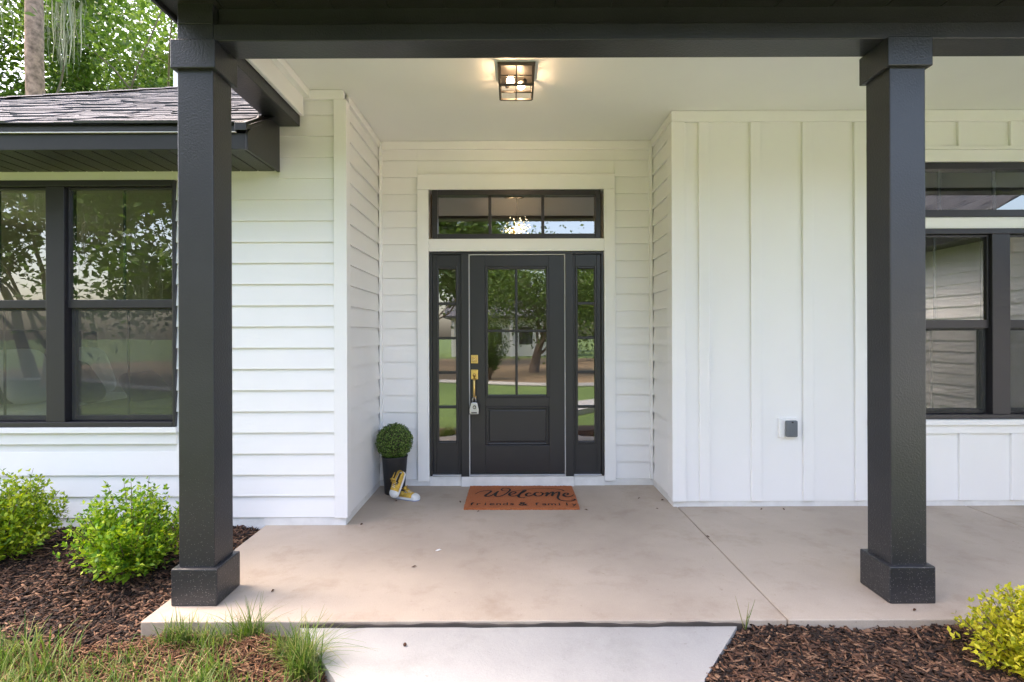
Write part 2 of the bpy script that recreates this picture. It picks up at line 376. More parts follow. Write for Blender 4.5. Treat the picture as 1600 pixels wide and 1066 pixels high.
# --- recess walls
wl_ = MB().box(XL-.15, XL-TH, YL+TH+.001, YB+.1, .03, 3.3).build('side_wall', M['white'], house)
boards(wl_, 'y', YL+.075, YB-.02, XL, 1, range(0, 21), ztop=3.20)
box_obj('foundation', M['stem'], wl_, XL-.14, XL-.006, YL+.008, YB, -.01, .07, .003)
box_obj('corner_board', M['white_board'], wl_, XL-.085, XL+.012, YL-.012, YL+.078, .058, 3.187)
box_obj('frieze_board', M['white_board'], wl_, XL-.02, XL+.008, YL+.08, YB-.01, 3.195, 3.258)
wr_ = MB().box(XR+TH, XR+.15, YR+TH+.001, YB+.1, .03, 3.3).build('side_wall', M['white'], house)
boards(wr_, 'y', YR+.022, YB-.02, XR, -1, range(0, 21), ztop=3.20)
box_obj('foundation', M['stem'], wr_, XR+.006, XR+.14, YR+.02, YB, -.01, .07, .003)
box_obj('frieze_board', M['white_board'], wr_, XR-.008, XR+.02, YR+.03, YB-.01, 3.195, 3.258)
# --- recess back wall with the entry
CX0, CX1, CZ1 = -.885, .982, 2.94
wb = MB().box(XL-.02, -.78, YB+TH, YB+.16, .03, 3.3).box(.88, XR+.02, YB+TH, YB+.16, .03, 3.3).box(-.78, .88, YB+TH, YB+.16, 2.80, 3.3).build('entry_wall', M['white'], house)
boards(wb, 'x', XL+.022, CX0, YB, -1, range(0, 21), ztop=3.2); boards(wb, 'x', CX1, XR-.022, YB, -1, range(0, 21), ztop=3.2)
boards(wb, 'x', CX0+.001, CX1-.001, YB, -1, range(18, 21), [(CX0-.01, CX1+.01, 0, 2.93)], ztop=3.2)
for a, b in ((XL-.004, XL+.022), (XR-.022, XR+.004)):
    box_obj('corner_board', M['white_board'], wb, a, b, YB-.026, YB+.03, .06, 3.25)
box_obj('frieze_board', M['white_board'], wb, XL+.023, XR-.023, YB-.012, YB+.03, 3.18, 3.258)
box_obj('casing', M['white_board'], wb, CX0, -.777, YB-.026, YB+.06, .045, 2.795)
box_obj('casing', M['white_board'], wb, .877, CX1, YB-.026, YB+.06, .045, 2.795)
box_obj('casing', M['white_board'], wb, CX0, CX1, YB-.024, YB+.06, 2.797, CZ1)
box_obj('casing', M['white_board'], wb, -.776, .876, YB-.023, YB+.06, 2.215, 2.332)
box_obj('foundation', M['stem'], wb, XL-.01, XR+.01, YB-.004, YB+.16, -.01, .062, .004)
box_obj('door_step', M['stem'], wb, -.478, .585, YB-.035, YB+.12, -.01, .088, .006)
box_obj('foundation', M['stem'], wb, -.777, -.479, YB-.012, YB+.12, -.008, .088, .004); box_obj('foundation', M['stem'], wb, .586, .877, YB-.012, YB+.12, -.008, .088, .004)

def frame4(mb, x0, x1, z0, z1, y0, y1, l, r=None, b=None, t=None):
    r = l if r is None else r; b = l if b is None else b; t = l if t is None else t
    mb.box(x0, x0+l, y0, y1, z0, z1).box(x1-r, x1, y0, y1, z0, z1).box(x0+l, x1-r, y0, y1, z0, z0+b).box(x0+l, x1-r, y0, y1, z1-t, z1); return mb
# transom
tr = frame4(MB(), -.745, .848, 2.326, 2.80, YB-.012, YB+.10, .05, b=.055, t=.055).build('transom_window', M['win'], house, .004)
for x in (-.2, .303): box_obj('muntin', M['win'], tr, x-.014, x+.014, YB+.012, YB+.05, 2.381, 2.745, .002)
for a, b in ((-.695,-.214),(-.186,.289),(.317,.798)):
    MB().box(a-.004, b+.004, YB+.030, YB+.036, 2.378, 2.748).build('glass_pane', M['doorglass'], tr)
# entry frame (jambs, mullions, head, sill)
ef = MB().box(-.77,-.748,YB-.01,YB+.10,.09,2.21).box(.851,.873,YB-.01,YB+.10,.09,2.21).box(-.748,.851,YB-.01,YB+.10,2.188,2.21)
ef.box(-.476,-.402,YB-.018,YB+.10,.085,2.188).box(.511,.585,YB-.018,YB+.10,.085,2.188).build('entry_frame', M['door'], house, .004)
efo = house.children[-1]
MB().box(-.402,-.394,YB-.006,YB+.05,.10,2.188).box(.503,.511,YB-.006,YB+.05,.10,2.188).box(-.394,.503,YB-.006,YB+.05,2.181,2.187).build('weatherstrip', M['strip'], efo)
for a, b in ((-.748,-.477),(-.401,.510),(.586,.850)): box_obj('threshold', M['steel'], efo, a, b, YB-.022, YB+.10, .0885, .106, .003)
def side_light(x0, x1, g0, g1):
    s = frame4(MB(), x0, x1, .107, 2.187, YB+.012, YB+.055, g0-.022-x0, x1-g1-.022, .285, .115).build('sidelight', M['door'], house, .003)
    frame4(MB(), g0-.024, g1+.024, .39, 2.074, YB+.002, YB+.05, .024).build('glazing_bead', M['door'], s, .006)
    zs = [.414+i*(2.05-.414)/5 for i in range(6)]
    for i in range(5):
        MB().box(g0-.003, g1+.003, YB+.026, YB+.031, zs[i]+.004, zs[i+1]-.004).build('glass_pane', M['doorglass'], s)
        if i: box_obj('muntin', M['door'], s, g0, g1, YB+.010, YB+.044, zs[i]-.013, zs[i]+.013, .004)
side_light(-.747, -.477, -.69, -.527); side_light(.586, .850, .630, .788)
# door leaf
door = frame4(MB(), -.392, .501, .108, 2.179, YB+.004, YB+.048, .145, .145, .27, .107)
door.box(-.247, .356, YB+.004, YB+.048, .745, .832).build('front_door', M['door'], house, .003); door = house.children[-1]
frame4(MB(), -.247, .356, .832, 2.072, YB-.004, YB+.05, .024).build('glazing_bead', M['door'], door, .006)
frame4(MB(), -.247, .356, .378, .745, YB+.012, YB+.05, .022).build('panel_moulding', M['door'], door, .007)
box_obj('raised_panel', M['door'], door, -.215, .324, YB+.008, YB+.05, .41, .713, .010)
box_obj('panel_field', M['door'], door, -.226, .335, YB+.022, YB+.046, .40, .724, 0)
for a, b in ((-.223,.036),(.060,.332)):
    for c, d in ((.856,1.451),(1.475,2.048)):
        MB().box(a-.002, b+.002, YB+.024, YB+.030, c-.002, d+.002).build('glass_pane', M['doorglass'], door)
MB().box(.036,.060,YB+.008,YB+.044,.856,2.048).build('muntin', M['door'], door, .004)
MB().box(-.223,.0355,YB+.0095,YB+.044,1.451,1.475).build('muntin', M['door'], door, .004); MB().box(.0605,.332,YB+.0095,YB+.044,1.451,1.475).build('muntin', M['door'], door, .004)
db = box_obj('deadbolt', M['brass'], door, -.383, -.317, YB-.010, YB+.006, 1.155, 1.236, .004)
c = MB(); c.lathe([(0.001,0),(.022,0),(.024,.004),(.024,.012),(.010,.014),(.009,.010),(.001,.010)], k=20)
me = c.mesh('cylinder'); o = link('key_cylinder', me, M['brass'], door, True); o.rotation_euler = (R(90),0,0); o.location = (-.35, YB-.010, 1.195)
hs = box_obj('handle_plate', M['brass'], door, -.383, -.317, YB-.010, YB+.006, 1.004, 1.098, .004)
gp = MB().tube([(-.35,YB-.008,1.02),(-.35,YB-.05,1.015),(-.35,YB-.062,.99),(-.35,YB-.062,.85),(-.35,YB-.05,.832),(-.35,YB-.006,.829)], [.010,.011,.012,.012,.011,.010], 10).build('door_handle', M['brass'], door, smooth=True)
box_obj('handle_foot', M['brass'], door, -.367, -.333, YB-.012, YB+.006, .815, .848, .003)
MB().tube([(-.35,YB-.008,1.052),(-.35,YB-.030,1.048),(-.35,YB-.038,1.044)], [.012,.008,.016], 10).build('thumb_latch', M['brass'], door, smooth=True)

# key lockbox hanging on the handle
lb = empty('key_lockbox', (-.35, YB-.062, .80)); tag(lb, 'small grey key lockbox hanging from the brass door handle', 'lockbox')
prof = [(-.042,0,-.115),(.042,0,-.115),(.044,0,-.07),(.030,0,-.012),(.022,0,-.004),(-.022,0,-.004),(-.030,0,-.012),(-.044,0,-.07)]
MB().prism(prof, (0,-.024,0), (0,.018,0)).build('case', M['steel'], lb, .006)
MB().prism([(x*1.13, y, z*1.06+.004) for x, y, z in prof], (0,-.012,0), (0,.012,0)).build('rubber_bumper', M['rubber'], lb, .004)
d = link('dial', MB().lathe([(.001,0),(.017,0),(.016,.006),(.001,.007)], k=20).mesh('dial'), M['rubber'], lb); d.rotation_euler = (R(90),0,0); d.location = (.004,-.024,-.048)
d = link('dial_cap', MB().lathe([(.001,0),(.010,0),(.009,.004),(.001,.004)], k=16).mesh('dialc'), M['steel'], lb); d.rotation_euler = (R(90),0,0); d.location = (.004,-.0305,-.048)
box_obj('name_strip', M['rubber'], lb, -.026, .026, -.0265, -.02, -.105, -.094, .001)
MB().tube([(-.016,0,-.008),(-.016,0,.022),(-.010,0,.038),(0,0,.043),(.010,0,.038),(.016,0,.022),(.016,0,-.008)], [.004]*7, 8).build('shackle', M['steel'], lb, smooth=True)

# --- right wing front wall: board and batten
RW = (3.05, 5.02, .718, 2.286); RT = (3.05, 5.02, 2.38, 2.83)
w = MB().box(XR+.003, RW[0], YR, YR+.16, .045, 3.3).box(RW[1], 6.3, YR, YR+.16, .045, 3.3).box(RW[0], RW[1], YR, YR+.16, .045, RW[2]).box(RW[0], RW[1], YR, YR+.16, RW[3], RT[2]).box(RW[0], RW[1], YR, YR+.16, RT[3], 3.3).build('front_wall', M['white_board'], house)
for k in range(12):
    x = 1.542+.427*k
    if x > 6.1: break
    segs = [(.051, 3.165)] if x+.086 < RW[0]-.02 or x > RW[1]+.05 else [(.051, .599), (2.962, 3.165)]
    for a, b in segs: box_obj('batten', M['white_board'], w, x, x+.086, YR-.020, YR+.004, a, b)
box_obj('corner_board', M['white_board'], w, XR-.012, XR+.10, YR-.024, YR+.02, .05, 3.165)
box_obj('frieze_board', M['white_board'], w, XR-.01, 6.3, YR-.022, YR+.004, 3.167, 3.258)
box_obj('head_trim', M['white_board'], w, RT[0]-.10, RT[1]+.1, YR-.024, YR+.004, 2.832, 2.930); box_obj('head_trim', M['white_board'], w, RT[0]-.12, RT[1]+.12, YR-.032, YR+.004, 2.931, 2.960)
box_obj('mull_trim', M['white_board'], w, RT[0], RT[1], YR-.006, YR+.05, 2.288, 2.378)
for a, b in ((RW[0]-.1, RW[0]-.001), (RW[1]+.001, RW[1]+.1)): box_obj('side_trim', M['white_board'], w, a, b, YR-.0235, YR+.004, .72, 2.831)
box_obj('window_sill', M['white_board'], w, RW[0]-.12, RW[1]+.12, YR-.045, YR+.06, .672, .716)
box_obj('apron_board', M['white_board'], w, RW[0]-.1, RW[1]+.1, YR-.022, YR+.004, .600, .671)
box_obj('foundation', M['stem'], w, XR+.002, 6.3, YR+.008, YR+.15, -.01, .052, .004)

def double_hung(x0, x1, z0, z1, Y, parent, mull, zr, name='window', fl=.022):
    """pair of sash windows; Y = wall face; mull = (x0,x1); zr = meeting rail (z0,z1)"""
    wn_ = frame4(MB(), x0, x1, z0, z1, Y-.014, Y+.11, fl, fl, .038, .045).box(mull[0], mull[1], Y-.010, Y+.11, z0+.038, z1-.045).build(name, M['win'], parent, .004)
    for a, b in ((x0+fl, mull[0]), (mull[1], x1-fl)):
        up = frame4(MB(), a+.001, b-.001, zr[0], z1-.046, Y+.020, Y+.052, .016, b=zr[1]-zr[0], t=.018).build('upper_sash', M['win'], wn_, .003)
        lo = frame4(MB(), a+.001, b-.001, z0+.039, zr[0]+.012, Y+.056, Y+.09, .028, b=.04, t=.03).build('lower_sash', M['win'], wn_, .003)
        xm = (a+b)/2+.01
        MB().box(a+.012, b-.012, Y+.034, Y+.039, zr[1]-.004, z1-.06).build('glass_pane', M['glass'], wn_)
        MB().box(a+.020, b-.020, Y+.070, Y+.075, z0+.07, zr[0]-.006).build('glass_pane', M['glass'], wn_)
        box_obj('muntin', M['win'], wn_, xm-.009, xm+.009, Y+.042, Y+.05, zr[1], z1-.064, .002)
        box_obj('muntin', M['win'], wn_, xm-.009, xm+.009, Y+.078, Y+.086, z0+.079, zr[0]-.018, .002)
        MB().box(a+.014, b-.014, Y+.040, Y+.0415, z0+.05, zr[0]-.002).build('insect_screen', M['screen'], wn_)
    return wn_
double_hung(LW[0], LW[1], LW[2], LW[3], YL, house, (-3.48, -3.341), (1.636, 1.698))
double_hung(RW[0], RW[1], RW[2], RW[3], YR, house, (3.96, 4.108), (1.465, 1.535))
rt = frame4(MB(), RT[0], RT[1], RT[2], RT[3], YR-.012, YR+.1, .05, b=.06, t=.055).build('transom_window', M['win'], house, .004)
xs = [3.10, 3.572, 4.028, 4.484, 4.97]
for i in range(4):
    MB().box(xs[i], xs[i+1], YR+.034, YR+.040, 2.436, 2.778).build('glass_pane', M['glass'], rt)
    if i: box_obj('muntin', M['win'], rt, xs[i]-.012, xs[i]+.012, YR+.044, YR+.06, 2.44, 2.775, .002)

# --- porch ceiling, beams, columns
pc = MB().box(-1.585, 6.3, 3.0, YB+.02, ZC, ZC+.04).build('porch_ceiling', M['ceiling'], house)
box_obj('crown_moulding', M['white_board'], pc, -1.572, -1.545, 3.03, YL-.016, 3.06, 3.259); box_obj('crown_moulding', M['white_board'], pc, -1.545, -1.50, 3.04, YL-.016, 3.20, 3.257)
box_obj('crown_moulding', M['white_board'], pc, -1.57, 6.2, 3.005, 3.03, 3.02, 3.259)
YS = 2.815; BZ = 2.985
CXS = (-1.672, 2.104)
fb = MB().box(-1.577, 6.3, YS+.004, YS+.19, BZ, 3.076).build('porch_beam', M['black'], house, .005)
box_obj('beam_face', M['black'], fb, -1.576, 6.3, YS+.05, YS+.18, 3.077, 3.25, .003)
sb = MB().box(-1.767, -1.577, YS+.001, YL-.002, BZ+.001, 3.076).build('porch_beam', M['black'], house, .005)
box_obj('beam_face', M['black'], sb, -1.766, -1.5775, YS+.003, YL-.004, 3.0765, 3.25, .003)
for cx in CXS:
    col = empty('porch_column', (cx, YS+.095, 0), house)
    bevel(link('shaft', MB().box(-.095,.095,-.095,.095,.19,2.86).mesh('shaft'), M['black'], col), .006)
    bevel(link('plinth', MB().box(-.1215,.1215,-.1215,.1215,0,.196).mesh('plinth'), M['black'], col), .007)
    bevel(link('capital', MB().box(-.118,.118,-.118,.118,2.83,2.984).mesh('capital'), M['black'], col), .005)
# porch roof with eave soffit and fascia
SZ = 3.19; EY = 2.22; XE = -1.865
es = MB().box(XE+.02, 6.4, EY+.02, 3.0, SZ, SZ+.02).build('eave_soffit', M['soffit'], house)
for a in range(28):
    box_obj('soffit_panel', M['soffit'], es, XE+.03+a*.297, XE+.03+a*.297+.288, EY+.025, YS+.06, SZ-.006, SZ+.002, .002)
ff = box_obj('fascia', M['fascia'], house, XE, 6.4, EY, EY+.02, SZ-.03, SZ+.16, .004); box_obj('fascia', M['fascia'], house, XE, XE+.02, EY+.021, YL, SZ-.03, SZ+.16, .004)

def roof_courses(parent, x_at, y0, z0, slope, n, expo=.105, rng=random.Random(3)):
    """joined architectural shingles on a plane rising toward +Y from (y0,z0); x_at(i) gives the x range of course i"""
    mb = MB(); L_ = math.hypot(1, slope); uy, uz = 1/L_, slope/L_; ny, nz = -uz, uy
    for i in range(n):
        x0, x1 = x_at(i); x = x0-rng.uniform(0,.25)
        while x < x1:
            w_ = rng.uniform(.10, .34); a = max(x, x0); b = min(x+w_, x1); x += w_
            if b-a < .02: continue
            t = rng.choice((.006, .008, .014, .017)); s0 = i*expo+rng.choice((0, 0, 0, .01, -.008)); s1 = (i+1)*expo+.03
            prof = []
            for s_, h in ((s0, t), (s0, 0), (s1, -.002), (s1, t-.006)):
                prof.append((0, y0+uy*s_+ny*h, z0+uz*s_+nz*h))
            mb.prism(prof, (a,0,0), (b-.003,0,0))
    o = mb.build('shingles', M['shingle'], parent); o['kind'] = 'stuff'; return o
# left wing hip roof: eave at y=3.47, slope .56, hip from (-6.0, 3.47)
LE, LZ, SL = 3.47, 2.815, .56
rl = MB().poly([(-6.02,LE,LZ-.012),(-1.70,LE,LZ-.012),(-1.70,LE+4.6,LZ-.012+SL*4.6),(-6.02+4.6,LE+4.6,LZ-.012+SL*4.6)])
rl.poly([(-6.02,LE,LZ-.012),(-6.02+4.6,LE+4.6,LZ-.012+SL*4.6),(-6.02,LE+9.2,LZ-.012)]).build('roof', M['fascia'], house); rl = house.children[-1]
uyL = 1/math.hypot(1, SL)
roof_courses(rl, lambda i: (-6.02+i*.105*uyL, -1.75), LE, LZ, SL, 49)
mb = MB()                                 # hip cap shingles
for i in range(26):
    a = Vector((-6.02+i*.175, LE+i*.175, LZ+SL*i*.175+.012)); b = a+Vector((.19,.19,SL*.19))
    mb.poly([a+Vector((.09,-.09,-.03)), b+Vector((.09,-.09,-.035)), b+Vector((0,0,.012)), a+Vector((0,0,.02))]); mb.poly([a+Vector((0,0,.02)), b+Vector((0,0,.012)), b+Vector((-.09,.09,-.035)), a+Vector((-.09,.09,-.03))])
o = mb.build('ridge_cap', M['shingle'], rl); o['kind'] = 'stuff'
# eave box
box_obj('drip_edge', M['fascia'], rl, -6.02, -1.80, LE+.012, LE+.03, 2.762, 2.815, .003)
box_obj('lip_highlight', M['strip'], rl, -6.0, -1.80, LE+.004, LE+.02, 2.7545, 2.7605, .001)  # pale strip paints in the highlight along the drip edge lip
box_obj('fascia', M['fascia'], rl, -6.0, -1.747, LE+.022, LE+.047, 2.648, 2.754, .003)
es = MB().box(-6.0, -1.75, LE+.05, YL+.02, 2.668, 2.674).build('eave_soffit', M['soffit'], rl)
for i in range(33):
    x = -5.98+i*.128
    box_obj('soffit_panel', M['soffit'], rl, x, x+.119, LE+.048, YL-.008, 2.652, 2.666, .004)
MB().prism([(0,LE+.020,2.645),(0,YL-.003,2.645),(0,YL-.003,2.645+.36),(0,LE+.2,2.645+.30),(0,LE+.020,2.758)], (-1.746,0,0), (-1.728,0,0)).build('eave_return', M['fascia'], rl, .003)
MB().prism([(0,LE-.01,2.762),(0,LE+.22,2.762+.13),(0,LE+.22,2.815+.13),(0,LE-.01,2.815)], (-1.80,0,0), (-1.722,0,0)).build('rake_edge', M['fascia'], rl, .003)
# main roof over porch and house
mr = MB().prism([(0,EY-.03,SZ+.16),(0,EY-.03,SZ+.19),(0,9.2,SZ+.19+.5*6.98),(0,9.2,SZ+.16+.5*6.98)], (XE-.03,0,0), (7.2,0,0)).build('roof', M['fascia'], house)
roof_courses(mr, lambda i: (XE-.03, 7.2), EY-.04, SZ+.192, .5, 74, rng=random.Random(5))
MB().prism([(0,YL+.16,3.3),(0,9.2,3.3),(0,9.2,SZ+.14+.5*6.98),(0,YL+.16,SZ+.14+.5*1.9)], (-1.70,0,0), (-1.60,0,0)).build('gable_wall', M['white_board'], house)
# house body (back and outer walls; unseen bedroom openings added to admit daylight)
MB().box(-5.8,-5.65,4.141,4.35,-.2,2.7).box(-5.8,-5.65,5.52,9.0,-.2,2.7).box(-5.8,-5.65,4.351,5.519,-.2,.3).box(-5.8,-5.65,4.351,5.519,2.5,2.7).box(-5.649,-4.2,8.9,9.02,-.2,6.2).box(-1.8,6.9,8.9,9.02,-.2,6.2).box(-4.199,-1.801,8.9,9.02,-.2,.5).box(-4.199,-1.801,8.9,9.02,2.4,6.2).box(6.3,6.4,YR+.17,8.89,-.2,3.3).build('rear_wall', M['white_board'], house)
# --- right forward wing (seen mirrored in the right window)
ww = MB().box(6.3+TH, 6.45, -4.0, YR-.001, -.3, 2.75).build('wing_wall', M['white'], house)
boards(ww, 'y', -4.0, YR-.03, 6.3, -1, range(0, 16), ztop=2.7)
box_obj('eave_soffit', M['soffit'], house, 5.86, 6.3, -4.4, 2.1, 2.66, 2.68, 0); box_obj('fascia', M['fascia'], house, 5.835, 5.859, -4.4, 2.1, 2.645, 2.80, .003)
r2 = MB().poly([(5.8,-4.4,2.80),(5.8,2.1,2.80),(9.6,2.1,4.93),(9.6,-.6,4.93)]).build('roof', M['fascia'], house)
mbx = MB()
for i in range(28):
    for j in range(24):
        if random.random() < .5 or True:
            y = -4.4+j*.27+random.uniform(-.05,.05)
            x = 5.8+i*.13; z = 2.80+.56*(i*.13)+.006
            if y > -4.4+i*.13*1.0: mbx.poly([(x,y,z+.006),(x,y+.26,z+.006),(x+.135,y+.26,z+.56*.135),(x+.135,y,z+.56*.135)])
o = mbx.build('shingles', M['shingle'], r2); o['kind'] = 'stuff'

# ------------------------------------------------------------------ rooms behind the glass
def room(name, label, x0, x1, y0, y1, z0, z1, wallm, floorm, op=None, bk=None):
    o = MB()
    for a, b, c, d in ([(x0,x1,z0,z1)] if not bk else [(x0,bk[0],z0,z1),(bk[1],x1,z0,z1),(bk[0],bk[1],z0,bk[2]),(bk[0],bk[1],bk[3],z1)]):
        o.poly([(a,y1,c),(b,y1,c),(b,y1,d),(a,y1,d)])
    for a, b, c, d in ([(y0,y1,z0,z1)] if not op else [(y0,op[0],z0,z1),(op[1],y1,z0,z1),(op[0],op[1],z0,op[2]),(op[0],op[1],op[3],z1)]):
        o.poly([(x0,a,c),(x0,b,c),(x0,b,d),(x0,a,d)])
    o = o.poly([(x1,y0,z0),(x1,y1,z0),(x1,y1,z1),(x1,y0,z1)]).poly([(x0,y0,z1),(x1,y0,z1),(x1,y1,z1),(x0,y1,z1)]).build(name+'_wall', wallm)
    tag(o, label+' walls and ceiling', 'wall', kind='structure')
    f = MB().poly([(x0,y0,z0+.01),(x1,y0,z0+.01),(x1,y1,z0+.01),(x0,y1,z0+.01)]).build(name+'_floor', floorm); tag(f, label+' floor', 'floor', kind='structure')
room('bedroom', 'tan bedroom behind the left window', -5.6, -1.45, 4.142, 8.85, .10, 2.66, M['tan_wall'], M['wood_floor'], (4.37, 5.50, .32, 2.48), (-4.2, -1.8, .5, 2.4))  # side and back openings are added out of view to brighten the room
room('foyer', 'dim entry hall behind the front door', -1.35, 1.40, YB+.17, 8.6, .095, 3.2, M['tan_wall'], M['wood_floor'])
room('study', 'tan study behind the right window', 1.5, 6.25, YR+.165, 8.0, .10, 3.2, M['tan_wall'], M['wood_floor'])
bed = empty('bed', (-3.68, 5.3, .24)); tag(bed, 'bed with white sheets seen through the bedroom window', 'bed')
box_obj('bed_base', M['grey_cloth'], bed, -1.05, 1.0, -.75, .75, -.13, .30, .02); box_obj('mattress', M['linen'], bed, -1.04, .99, -.74, .74, .301, .56, .06)
box_obj('bedspread', M['green_cloth'], bed, -.1, 1.03, -.78, .78, .30, .585, .05); box_obj('headboard', M['grey_cloth'], bed, -1.16, -1.06, -.80, .80, -.13, 1.25, .03)
def cushion(name, loc, sx, sy, sz, rot, m, label):
    bm = bmesh.new(); bmesh.ops.create_uvsphere(bm, u_segments=20, v_segments=12, radius=1)
    for v in bm.verts:
        x, y, z = v.co; e = .45
        v.co = Vector((math.copysign(abs(x)**e, x)*sx, math.copysign(abs(y)**e, y)*sy, z*sz*(1-.35*max(abs(x),abs(y))**3)))
    me = bpy.data.meshes.new(name); bm.to_mesh(me); bm.free(); o = link(name, me, m, None, True); o.location = loc; o.rotation_euler = rot
    return tag(o, label, 'pillow')
cushion('pillow', (-4.52,4.95,1.06), .27,.30,.10, (0,R(68),R(8)), M['linen'], 'white pillow standing against the headboard nearest the window')
cushion('pillow', (-4.50,5.62,1.06), .27,.30,.10, (0,R(68),R(-6)), M['linen'], 'white pillow against the headboard on the far side of the bed')
cushion('pillow', (-4.02,4.98,1.0), .22,.22,.09, (0,R(60),R(20)), M['grey_cloth'], 'dark grey square cushion in front of the white pillow')
cushion('pillow', (-3.50,5.10,.92), .20,.22,.08, (0,R(50),R(-10)), M['grey_cloth'], 'dark grey cushion lying lowest on the bed')
# chandelier in the hall
ch = empty('chandelier', (.075, 6.9, 2.80)); tag(ch, 'sparkling burst chandelier glowing behind the door transom', 'chandelier')
em = bpy.data.materials.new('chandelier_glow'); em.use_nodes = True; b_ = em.node_tree.nodes['Principled BSDF']; b_.inputs['Emission Color'].default_value = (1,.78,.5,1); b_.inputs['Emission Strength'].default_value = 3; b_.inputs['Base Color'].default_value = (.9,.8,.6,1)
MB().tube([(0,0,.40),(0,0,0)], [.008,.008], 6).build('rod', M['bronze'], ch)
mb1 = MB(); mb2 = MB()
for i in range(130):
    v = Vector((random.gauss(0,1), random.gauss(0,1), random.gauss(0,1))).normalized(); r_ = random.uniform(.06,.2)
    mb1.tube([(0,0,0), v*r_], [.002,.002], 4); p = v*r_
    s_ = random.uniform(.002,.005); mb2.box(p.x-s_, p.x+s_, p.y-s_, p.y+s_, p.z-s_, p.z+s_)
mb1.build('arms', M['brass'], ch); o = mb2.build('crystals', em, ch); o['kind'] = 'stuff'
MB().lathe([(.001,-.035),(.025,-.025),(.035,0),(.025,.025),(.001,.035)], k=12).build('glowing_core', em, ch, smooth=True)

# ------------------------------------------------------------------ porch ceiling light
cl = empty('ceiling_light', (.04, 3.70, ZC)); tag(cl, 'dark square cage lantern with lit bulbs on the porch ceiling', 'ceiling light')
H = .128
box_obj('base_plate', M['bronze'], cl, -.128, .128, -.128, .128, -.026, -.001, .003)
for sx in (-1, 1):
    for sy in (-1, 1): box_obj('post', M['bronze'], cl, sx*.112-.008, sx*.112+.008, sy*.112-.008, sy*.112+.008, -.15, -.026, .001)
def ring(z, r, t, nm='cage_bar'):
    for s in (-1, 1):
        box_obj(nm, M['bronze'], cl, -r, r, s*r-t, s*r+t, z-t, z+t, .001); box_obj(nm, M['bronze'], cl, s*r-t, s*r+t, -r+t+.001, r-t-.001, z-t+.0005, z+t-.0005, .001)
ring(-.148, .113, .007); ring(-.088, .114, .004)
for s in (-1, 1):
    box_obj('cage_bar', M['bronze'], cl, -.004, .004, s*.114-.004, s*.114+.004, -.141, -.026, .001); box_obj('cage_bar', M['bronze'], cl, s*.114-.004, s*.114+.004, -.004, .004, -.141, -.026, .001)
box_obj('cage_bar', M['bronze'], cl, -.106, .106, -.004, .004, -.152, -.145, .001); box_obj('cage_bar', M['bronze'], cl, -.004, .004, -.106, .106, -.1525, -.1455, .001)
bulbm = bpy.data.materials.new('warm_bulb'); bulbm.use_nodes = True; b_ = bulbm.node_tree.nodes['Principled BSDF']; b_.inputs['Emission Color'].default_value = (1,.72,.42,1); b_.inputs['Emission Strength'].default_value = 5
for (bx, by, a) in ((-.04,-.03,200), (.035,.035,20)):
    hold = empty('bulb', (bx, by, -.085), cl); hold.rotation_euler = (R(90), 0, R(a))
    MB().lathe([(.001,-.028),(.016,-.024),(.026,-.010),(.028,.004),(.022,.02),(.013,.034),(.012,.04)], k=16).build('bulb_glass', bulbm, hold, smooth=True)
    MB().lathe([(.016,.04),(.017,.075),(.010,.08)], k=12).build('socket', M['bronze'], hold, smooth=True)
for i, (bx, by) in enumerate(((-.04,-.03), (.035,.035))):
    ld = bpy.data.lights.new('bulb_light', 'POINT'); ld.energy = 1.3; ld.color = (1,.70,.42); ld.shadow_soft_size = .03
    lo = bpy.data.objects.new('bulb_light', ld); COL.objects.link(lo); lo.parent = cl; lo.location = (bx, by, -.10)

# outlet on the board and batten wall
ob = empty('wall_outlet', (2.27, YR, .652)); tag(ob, 'grey covered outdoor outlet on a white mounting block', 'outlet')
box_obj('mounting_block', M['white_board'], ob, -.075, .075, -.026, .003, -.077, .077, .005)
box_obj('cover', M['grey_cover'], ob, -.032, .062, -.058, -.027, -.07, .064, .010)
for i in range(6): box_obj('cover_rib', M['grey_cover'], ob, -.022+i*.014, -.016+i*.014, -.0605, -.057, -.06, .035, .001)
box_obj('latch', M['rubber'], ob, .008, .022, -.064, -.057, .046, .058, .002)

# ------------------------------------------------------------------ potted topiary
tp = empty('potted_topiary', (-1.058, 4.80, 0)); tag(tp, 'round boxwood ball topiary in tall black tapered pot', 'topiary')
MB().lathe([(.001,0),(.086,0),(.089,.006),(.113,.322),(.117,.330),(.117,.338),(.108,.338),(.104,.31),(.001,.305)], k=40).build('pot', M['pot'], tp, smooth=True)
MB().lathe([(.001,.306),(.102,.311),(.001,.316)], k=20).build('soil', M['soil'], tp)
n = 5200; C = RNG.normal(size=(n,3)); C /= np.linalg.norm(C, axis=1)[:,None]; rad = .158*(1-.16*RNG.random(n)**2)+RNG.normal(0,.003,n)
P_ = C*rad[:,None]+np.array([0,0,.465]); a, b, c2 = rand_frames(n); nn = C*.8+a*.7; nn /= np.linalg.norm(nn,axis=1)[:,None]
t_ = np.cross(nn, b); t_ /= np.linalg.norm(t_,axis=1)[:,None]+1e-9
V, F = leaf_quads(P_, RNG.uniform(.012,.02,n), RNG.uniform(.008,.012,n), nn, t_)
fo = link('foliage_ball', np_mesh('foliage_ball', V, F), M['box'], tp); fo['kind'] = 'stuff'
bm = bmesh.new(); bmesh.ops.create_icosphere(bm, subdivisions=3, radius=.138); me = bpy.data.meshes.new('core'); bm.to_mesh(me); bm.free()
o = link('inner_core', me, M['soil'], tp); o.location = (0,0,.465)

